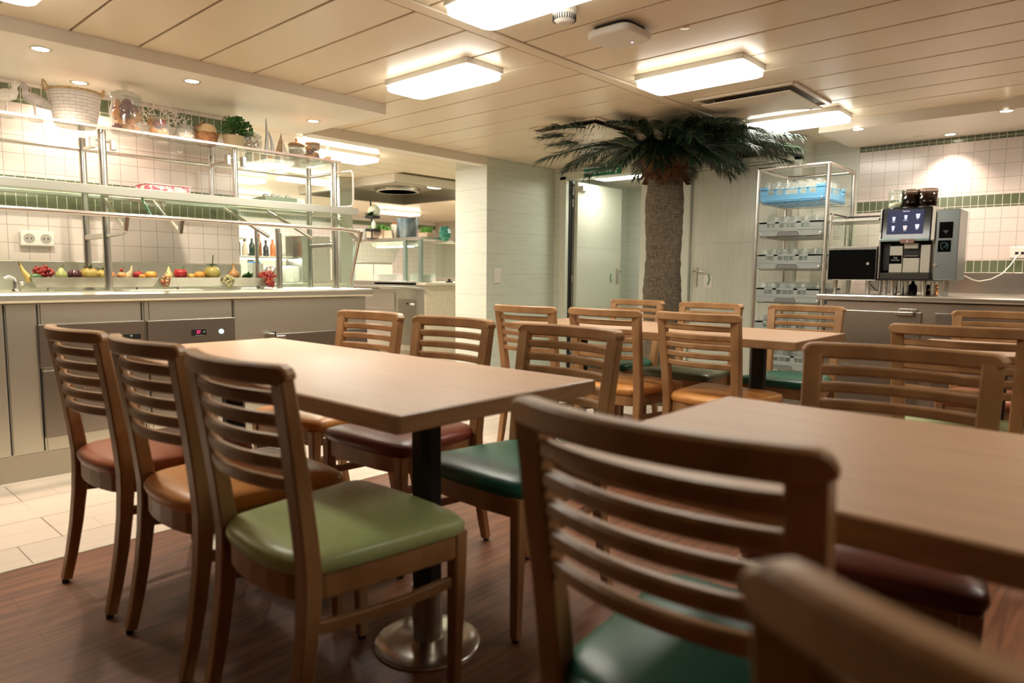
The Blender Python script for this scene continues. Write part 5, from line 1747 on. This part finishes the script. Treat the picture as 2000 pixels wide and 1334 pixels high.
def frond(az, L, rise, droop, seed, z0=1.96, lmax=.30):
    rr = random.Random(seed)
    c, s_ = math.cos(az), math.sin(az)
    out = Vector((c, s_, 0))
    sd = Vector((-s_, c, 0))
    N = 42
    pts = []
    for i in range(N + 1):
        u = i / N
        z = z0 + rise * math.sin(min(1, u * 1.9) * math.pi / 2) - droop * max(0, u - .30) ** 1.7
        pts.append(Vector((px_, py_, 0)) + out * (.10 + L * u * (1 - .05 * u)) + sd * (.05 * math.sin(seed) * u * u) + Vector((0, 0, min(z, 2.135))))
    R = G().tube(pts[::3], [.010 * (1 - .8 * i / (len(pts[::3]) - 1)) + .001 for i in range(len(pts[::3]))], 6)
    ro = R.build('frond_rib', M_RIB, t)
    g = G()
    for i in range(4, N + 1):
        u = i / N
        tdir = (pts[min(i + 1, N)] - pts[i - 1]).normalized()
        ll = lmax * (math.sin(min(1, (u - .02) * 1.6) * math.pi / 2) * (1 - .55 * max(0, u - .45) / .55))
        for side in (-1, 1):
            for rep in (0, .33, .66):
                p0 = pts[i] + tdir * rep * (L / N) 
                ang = rr.uniform(.50, .78) if u < .9 else rr.uniform(.2, .5)
                d0 = (tdir * math.cos(ang) + sd * side * math.sin(ang) + Vector((0, 0, rr.uniform(.02, .28)))).normalized()
                l_ = ll * rr.uniform(.8, 1.08)
                sag = rr.uniform(.05, .48) * l_
                a_ = p0 + d0 * l_ * .4
                b_ = p0 + d0 * l_ * .75 - Vector((0, 0, sag * .35))
                e_ = p0 + d0 * l_ - Vector((0, 0, sag))
                wv = d0.cross(Vector((rr.uniform(-.4, .4), rr.uniform(-.4, .4), 1))).normalized() * rr.uniform(.0032, .0050)
                q = [p0 - wv * .5, p0 + wv * .5, a_ + wv, a_ - wv, b_ + wv * .7, b_ - wv * .7, e_]
                q = [Vector((v.x, v.y, min(v.z, 2.152))) for v in q]
                g.add(q, [(0, 1, 2, 3), (3, 2, 4, 5), (5, 4, 6)])
    g.build('frond_leaflets', M_FROND, ro)


k = 0
for az in range(0, 360, 21):
    frond(math.radians(az + 4), .93 + .12 * math.sin(az * 1.7), .15, .08 if 195 < (az + 4) % 360 < 285 else .19, 100 + k, 1.985, .26)
    k += 1
for az in range(13, 373, 30):
    if 195 < az % 360 < 290:
        continue
    frond(math.radians(az), .84 + .10 * math.cos(az), .13, .27, 200 + k, 1.975, .24)
    k += 1

for az, L in ((-72, .42), (-45, .46), (-95, .50), (-20, .5), (-60, .30), (10, .5), (60, .5), (120, .5)):
    frond(math.radians(az), L, .07, .30, 300 + k, 1.985, .26)
    k += 1

# ================================================================== KITCHEN BEYOND THE OPENING
M_STONE = mottle(base_mat('beige_stone', (.58, .51, .40), .5), (.54, .47, .36), (.62, .55, .44), 30, (1, 1, 1), 5, .02)
t = thing('kitchen_counter', 'pale stone faced buffet counter behind the opening, left of the white column', 'counter', (-6.8, 6.5, 0))
G().box(-7.25, -6.33, 5.46, 9.6, 0, .90).build('stone_body', M_STONE, t, .003)
G().box(-7.3, -6.28, 5.42, 9.6, .90, .935).build('stone_top', M_STONE, t, .006)
t = thing('buffet_end', 'stainless steel end cabinet of the buffet with a small grey door', 'cabinet', (-7.3, 5.4, 0))
G().poly([(-6.36, 5.46), (-6.42, 5.38), (-8.4, 5.38), (-8.4, 6.1), (-7.26, 6.1), (-7.26, 5.46)], .10, .85).build('body', M_STZ, t)
G().poly([(-6.26, 5.41), (-6.36, 5.30), (-6.60, 5.25), (-8.45, 5.25), (-8.45, 6.1), (-7.26, 6.1), (-7.26, 5.41)], .865, .888).build('tray_rail', M_STX, t, .004)
G().box(-8.4, -6.46, 5.42, 5.458, .888, .95).build('upstand', M_STX, t, .003)
d = G().box(-6.735, -6.385, 5.362, 5.38, .17, .735).build('door', M_STD, t, .003)
G().box(-6.50, -6.43, 5.356, 5.362, .665, .69).build('name_plate', M_WHITE, d)
G().cyl((-6.56, 5.362, .68), (-6.56, 5.354, .68), .012, 10).build('lock', M_DARK, d)
for z0, z1 in ((.60, .80), (.36, .58), (.14, .34)):
    G().box(-7.65, -6.82, 5.366, 5.38, z0, z1).build('drawer', M_STX, t, .003)

g_th = thing('buffet_guard', 'glass and steel buffet guard with a shelf of pots above the kitchen counter', 'sneeze guard', (-7.2, 5.8, .935))
G().box(-8.7, -6.62, 5.64, 5.98, 1.468, 1.502).build('shelf', M_STX, g_th, .003)
G().box(-6.74, -6.42, 5.98, 9.4, 1.435, 1.460).build('shelf', M_STY, g_th, .003)
for x in (-6.96, -6.66, -8.1):
    G().box(x - .025, x + .025, 5.64, 5.68, .935, 1.468).build('post', base_mat('green_grey_metal', (.32, .38, .34), .35, .6), g_th)
for y in (6.5, 7.5, 8.5):
    G().box(-6.50, -6.46, y - .02, y + .02, .935, 1.435).build('post', M_STZ, g_th)
G().box(-6.93, -6.69, 5.642, 5.648, .95, 1.46).build('glass_pane', M_GLASSG, g_th)
G().box(-6.60, -6.46, 5.642, 5.648, .95, 1.46).build('glass_pane', M_GLASSG, g_th)
G().box(-6.46, -6.452, 5.65, 9.3, 1.0, 1.42).build('glass_pane', M_GLASSG, g_th)
G().add([(-8.05, 5.66, 1.46), (-7.0, 5.66, 1.46), (-7.0, 5.50, 1.18), (-8.05, 5.50, 1.18), (-8.05, 5.666, 1.46), (-7.0, 5.666, 1.46), (-7.0, 5.506, 1.18), (-8.05, 5.506, 1.18)], [(0, 1, 2, 3), (4, 5, 6, 7), (0, 1, 5, 4), (2, 3, 7, 6)]).build('slanted_glass', M_GLASSG, g_th)
G().poly([(5.70, 1.46), (5.96, 1.46), (5.92, 1.40), (5.74, 1.40)], -7.75, -7.02, 'x').build('heat_lamp', M_STX, g_th)
G().box(-7.70, -7.07, 5.76, 5.90, 1.392, 1.399).build('heat_tube', M_KIT, g_th)
G().box(-6.70, -6.50, 6.3, 9.0, 1.425, 1.434).build('heat_tube', M_KIT, g_th)

# dishes and tools on the counter
M_DISH = base_mat('white_porcelain', (.85, .83, .76), .25)
for i, (x, y, r, h, lb) in enumerate(((-7.45, 5.76, .20, .10, 'wide stack of white plates under the left part of the buffet guard'), (-6.90, 5.90, .17, .11, 'stack of white plates behind the green edged guard post'), (-6.72, 6.6, .15, .04, 'low stack of white plates on the stone counter'))):
    t = thing('plate_stack', lb, 'plates', (x, y, .935))
    n = int(h / .014)
    g = G()
    for k in range(n):
        g.lathe([(r * .5, k * .014), (r, k * .014 + .010), (r, k * .014 + .013), (r * .5, k * .014 + .004)], (x, y, .936), 28)
    g.build('plates', M_DISH, t)
for k, y in enumerate((5.95, 6.35, 6.8, 7.3)):
    t = thing('pan_handle', ['black hinged pan lid knob nearest the guard corner', 'black pan lid knob beside the low plate stack', 'black pan lid knob farther along the stone counter', 'black pan lid knob at the far end of the stone counter'][k], 'lid', (-6.55, y, .935))
    G().lathe([(.045, 0), (.045, .012), (.02, .02), (.018, .035), (.028, .042), (0, .045)], (-6.45, y, .935), 16).build('knob', M_RUB, t)

# pots on the guard shelf
ZP = 1.503


def pot(name, lb, cat, x, y, z, r0, r1, h, mt, extra=(), square=False, grp=None):
    t = thing(name, lb, cat, (x, y, z), group=grp)
    if square:
        G().box(x - r1, x + r1, y - .06, y + .06, z, z + h).build('box', mt, t, .004)
    else:
        G().lathe([(0, .001), (r0, .001), (r1, h), (r1 + .006, h + .003), (r1 + .004, h + .008), (r1 - .004, h), (r0 - .004, .01), (0, .01)], (x, y, z), 26).build('pot', mt, t)
    for nm, g, mm in extra:
        g.build(nm, mm, t)
    return t


def grass(x, y, z, w_, d_, h, n, seed):
    rr = random.Random(seed)
    g = G()
    for i in range(n):
        p = Vector((x + rr.uniform(-w_, w_), y + rr.uniform(-d_, d_), z))
        q = p + Vector((rr.uniform(-.03, .03), rr.uniform(-.02, .02), h * rr.uniform(.6, 1)))
        s_ = Vector((.004, rr.uniform(-.003, .003), 0))
        g.add([p - s_, p + s_, q + s_ * .5, q - s_ * .5], [(0, 1, 2, 3)])
    return g


M_GRASS = mat_of('bright_grass', (.10, .32, .04), .6, (.18, .42, .07), 30)
M_TERRA = mat_of('pale_terracotta', (.62, .46, .32), .7)
pot('planter', 'small white round pot at the left end of the buffet guard shelf', 'planter', -8.05, 5.8, ZP, .07, .085, .14, M_WHITE)
pot('planter', 'clay box of bright green grass beside the white round pot', 'planter', -7.72, 5.8, ZP, .1, .17, .13, M_TERRA, [('grass', grass(-7.72, 5.8, ZP + .13, .16, .05, .07, 260, 1), M_GRASS)], True, 'clay boxes of grass')
pot('planter', 'clay box of bright green grass beside the metal bucket of carrots', 'planter', -7.44, 5.84, ZP, .1, .13, .11, M_TERRA, [('grass', grass(-7.44, 5.84, ZP + .11, .12, .05, .06, 200, 2), M_GRASS)], True, 'clay boxes of grass')
CAR = mat_of('carrot_orange', (.72, .22, .05), .5)
rr = random.Random(8)
ce = []
for k in range(7):
    a = k * .9
    ce.append(('carrot', G().tube([(-7.22 + .03 * math.cos(a), 5.74 + .03 * math.sin(a), ZP + .12), (-7.22 + .07 * math.cos(a), 5.74 + .05 * math.sin(a), ZP + .19)], [.010, .018], 8), CAR))
ce.append(('leaf', G().tube([(-7.21, 5.74, ZP + .15), (-7.19, 5.74, ZP + .22), (-7.20, 5.74, ZP + .26)], [.005, .004, .002], 6), M_LEAF))
pot('metal_bucket', 'small shiny metal bucket holding carrots on the buffet shelf', 'bucket', -7.22, 5.74, ZP, .060, .090, .165, M_TUBE, ce)
M_BLUEB = mottle(base_mat('blue_zinc', (.20, .30, .38), .35, .5), (.12, .22, .32), (.45, .50, .52), 7, (1, 1, 1), 4, 0, (.25, .5), .35, .7)
be = [('apple', G().ball((-7.0 + dx, 5.74 + dy, ZP + .225), .035, seg=12, rings=8), mat_of('pink_apple', (.75, .18, .13), .3)) for dx, dy in ((-.03, -.05), (.035, -.04), (0, .04), (-.07, .03), (.08, .03))]
t = pot('metal_bucket', 'large blue grey zinc bucket with red fruit on the buffet shelf', 'bucket', -7.0, 5.74, ZP, .105, .145, .235, M_BLUEB, be)
for s_ in (-1, 1):
    G().tube([(-7.0 + s_ * .14, 5.74, ZP + .20), (-7.0 + s_ * .175, 5.74, ZP + .24), (-7.0 + s_ * .17, 5.74, ZP + .27), (-7.0 + s_ * .145, 5.74, ZP + .24)], .004, 6).build('handle', M_TUBE, t)
pot('planter', 'small box of green grass between the blue bucket and the teal vase', 'planter', -6.76, 5.84, ZP, .1, .085, .06, M_TERRA, [('grass', grass(-6.76, 5.84, ZP + .06, .08, .04, .08, 160, 3), M_GRASS)], True)
ZQ = 1.461
M_TEAL = mottle(base_mat('teal_glaze', (.04, .30, .24), .2), (.02, .20, .17), (.12, .42, .34), 24, (1, 1, 1), 4, .1)
t = thing('fish_vase', 'round teal glazed vase on the guard shelf near the column', 'vase', (-6.58, 6.02, ZQ))
G().lathe([(.03, 0), (.045, .006), (.085, .045), (.098, .10), (.080, .16), (.045, .185), (.030, .178), (.030, .17)], (-6.58, 6.0, ZQ), 9, smooth=False, sx=.55).build('vase_body', M_TEAL, t, .004)
sailboat(-6.58, 6.22, ZQ, 1.15, 'brown model sailboat on the kitchen guard shelf beside the teal vase')
for k, (y, c_) in enumerate(((6.40, 0), (6.50, 1))):
    t = thing('glass_bottle', ['clear glass bottle on the kitchen guard shelf next to the sailboat', 'glass bottle of red liquid on the kitchen guard shelf beside the column'][k], 'bottle', (-6.58, y, ZQ))
    G().lathe([(.032, 0), (.036, .004), (.036, .11), (.014, .14), (.014, .175)], (-6.58, y, ZQ), 18).build('bottle', M_GLASS, t)
    G().lathe([(0, .004), (.032, .004), (.032, .075 if c_ else .03), (0, .078 if c_ else .03)], (-6.58, y, ZQ), 16).build('liquid', mat_of('red_syrup', (.55, .03, .02), .2) if c_ else M_WHITE, t)
    G().lathe([(.012, .175), (.016, .18), (.010, .195), (0, .195)], (-6.58, y, ZQ), 12).build('stopper', M_TUBE, t)
# tiered stand with plant
t = thing('tiered_stand', 'black metal stand with a leafy plant and a white lamp ball beside the steel pillar', 'plant stand', (-7.78, 5.72, ZP))
sx_, sy_ = -7.66, 5.66
G().tube([(sx_, sy_, ZP), (sx_, sy_, ZP + .25), (sx_ - .02, sy_, ZP + .5)], .010, 8).build('stem', M_BLACK, t)
G().lathe([(.09, 0), (.09, .01), (0, .012)], (sx_, sy_, ZP), 20).build('foot', M_BLACK, t)
for z in (.10, .27):
    G().lathe([(.02, z), (.10, z), (.105, z + .03), (.10, z + .03), (.095, z + .006), (.02, z + .006)], (sx_ + .02, sy_, ZP), 22).build('basket_ring', M_BLACK, t)
G().ball((sx_ - .01, sy_ + .05, ZP + .37), .085).build('ball', base_mat('pale_green_ball', (.72, .76, .58), .5), t)
G().ball((sx_ + .045, sy_, ZP + .17), .035, .03, .075).build('ball', base_mat('pale_green_ball', (.72, .76, .58), .5), t)
g = G()
rr = random.Random(14)
for i in range(40):
    a = rr.uniform(0, 6.28); p = Vector((sx_, sy_ - .03, ZP + .30)); d = Vector((math.cos(a), math.sin(a), rr.uniform(.1, 1))) * rr.uniform(.05, .11)
    s_ = Vector((-math.sin(a), math.cos(a), 0)) * .016
    g.add([p, p + d * .5 + s_, p + d, p + d * .5 - s_], [(0, 1, 2, 3)])
g.build('leaves', M_LEAF, t)

# pillar, hood
t = thing('steel_pillar', 'square brushed steel pillar behind the end of the serving gantry', 'pillar', (-7.05, 4.78, 0))
G().box(-7.14, -6.96, 4.69, 4.87, 0, 2.158).build('pillar', steel('pillar_steel', (.58, .61, .54), .34, 'z'), t, .004)
t = thing('extractor_hood', 'large rectangular stainless steel extractor hood hanging from the kitchen ceiling', 'extractor hood', (-7.3, 5.9, 2.0))
HX0, HX1, HY0, HY1, HB = -8.22, -6.24, 4.93, 6.67, 2.06
M_HOOD = steel('hood_steel', (.40, .37, .30), .36, 'y', .02)
for (a, b, c, d) in ((HX0, HX1, HY0, HY0 + .03), (HX0, HX1, HY1 - .03, HY1), (HX0, HX0 + .03, HY0, HY1), (HX1 - .03, HX1, HY0, HY1)):
    G().box(a, b, c, d, HB, 2.26).build('side_panel', M_HOOD, t, .003)
for (a, b, c, d) in ((HX0 - .012, HX1 + .012, HY0 - .012, HY0 - .001), (HX1 + .001, HX1 + .012, HY0 - .001, HY1 + .012)):
    G().box(a, b, c, d, HB + .006, ZC - .001).build('outer_panel', M_SOFF, t, .002)
G().box(HX0 + .03, HX1 - .03, HY0 + .03, HY1 - .03, 2.215, 2.225).build('inner_ceiling', M_HOOD, t)
G().lathe([(.30, 2.17), (.32, 2.214), (.25, 2.214), (.26, 2.17)], (-7.72, 6.15, 0), 36).build('duct_ring', M_TUBE, t)
G().lathe([(.25, 2.18), (.25, 2.184), (0, 2.184), (0, 2.18)], (-7.72, 6.15, 0), 36).build('duct_opening', M_DARK, t)
for (x, y) in ((-7.15, 6.35), (-7.6, 5.3), (-6.6, 5.3)):
    G().lathe([(.10, 2.202), (.12, 2.214), (0, 2.214), (0, 2.202)], (x, y, 0), 24).build('hood_lamp', emis('hood_lamp_lit', (1, .88, .68), 7), t)

# second buffet seen through the gantry
t = thing('drinks_counter', 'low steel buffet with a shelf of bottles seen under the serving gantry', 'counter', (-7.2, 3.7, 0))
G().box(-7.7, -6.75, 2.4, 4.55, 0, .90).build('body', M_STY, t)
G().box(-7.75, -6.70, 2.4, 4.6, .90, .93).build('top', M_STY, t, .004)
G().box(-7.40, -7.10, 2.9, 4.15, 1.195, 1.22).build('bottle_shelf', M_STY, t, .003)
for y in (2.95, 3.55, 4.1):
    G().cyl((-7.25, y, .93), (-7.25, y, 1.195), .018, 10).build('shelf_post', M_TUBE, t)
G().box(-7.08, -7.07, 2.9, 3.95, .98, 1.18).build('guard_glass', M_GLASSG, t)
G().box(-7.35, -7.15, 3.0, 4.1, 1.185, 1.194).build('heat_tube', M_KIT, t)
G().box(-7.30, -6.95, 4.18, 4.55, .93, 1.46).build('tall_box', M_STZ, t, .004)
BC = [(.02, .02, .02), (.55, .12, .04), (.03, .03, .02), (.70, .60, .45), (.02, .05, .03), (.25, .10, .03), (.05, .05, .06), (.62, .22, .08), (.02, .02, .02)]
bl = ['black bottle at the left end of the kitchen bottle shelf', 'red brown sauce bottle second on the kitchen bottle shelf', 'dark bottle third on the kitchen bottle shelf', 'cream coloured bottle in the middle of the kitchen bottle shelf',
      'dark green bottle right of the cream bottle', 'brown bottle right of the dark green bottle', 'blue black bottle near the right end of the bottle shelf', 'bright orange bottle near the right end of the bottle shelf', 'last black bottle beside the tall steel box']
for k, c_ in enumerate(BC):
    y = 3.42 + k * .082
    hh = 1 + .2 * ((k * 7) % 3)
    t = thing('sauce_bottle', bl[k], 'bottle', (-7.25, y, 1.22), group='bottles on the kitchen shelf')
    G().lathe([(.028, 0), (.030, .004), (.030, .10 * hh), (.012, .13 * hh), (.012, .16 * hh)], (-7.25, y, 1.22), 14).build('bottle', base_mat('bottle_%d' % k, c_, .25), t)
    G().lathe([(.014, .16 * hh), (.014, .18 * hh), (0, .18 * hh)], (-7.25, y, 1.22), 12).build('cap', [M_BLACK, M_WHITE, RED][k % 3], t)
for k, (y, r) in enumerate(((4.0, .10), (3.78, .08))):
    t = thing('soup_pot', ['white round food bowl on the drinks counter near the gantry end', 'grey round container on the drinks counter under the bottle shelf'][k], 'bowl', (-6.9, y, .93))
    G().lathe([(r * .7, 0), (r, .02), (r, .15), (r * .85, .18), (0, .19)], (-6.9, y, .93), 24).build('bowl', M_DISH if k == 0 else M_STZ, t)
t = thing('blue_tub', 'grey container with a bright blue lid on the drinks counter', 'container', (-6.95, 3.62, .93))
G().box(-7.0, -6.88, 3.56, 3.68, .93, 1.14).build('tub', base_mat('grey_plastic', (.30, .30, .24), .5), t, .006)
G().box(-7.0, -6.88, 3.57, 3.65, 1.14, 1.155).build('lid', base_mat('bright_blue', (.02, .25, .60), .4), t, .004)
# tall units along the far kitchen wall
lbs = ['tall steel kitchen unit behind the drinks counter, left one', 'tall steel kitchen unit behind the drinks counter, middle one', 'tall steel kitchen unit behind the steel pillar', 'tall steel kitchen unit behind the buffet guard']
for k, (y0, y1, h) in enumerate(((4.4, 5.4, 1.6), (5.5, 6.4, 1.35), (6.5, 7.3, 1.5), (7.4, 8.3, 1.25))):
    t = thing('kitchen_unit', lbs[k], 'kitchen unit', (-10.9, (y0 + y1) / 2, 0), group='tall kitchen units')
    G().box(-11.3, -10.6, y0, y1, 0, h).build('body', M_STZ, t, .004)
    for a in (0, 1):
        d = G().box(-10.6, -10.58, y0 + a * (y1 - y0) / 2 + .01, y0 + (a + 1) * (y1 - y0) / 2 - .01, .12, h - .04).build('door', base_mat('cream_door', (.55, .50, .40), .4), t, .003)
        G().box(-10.58, -10.56, y0 + (.44 + a * .09) * (y1 - y0), y0 + (.46 + a * .09) * (y1 - y0), .6, .8).build('handle', M_TUBE, d)
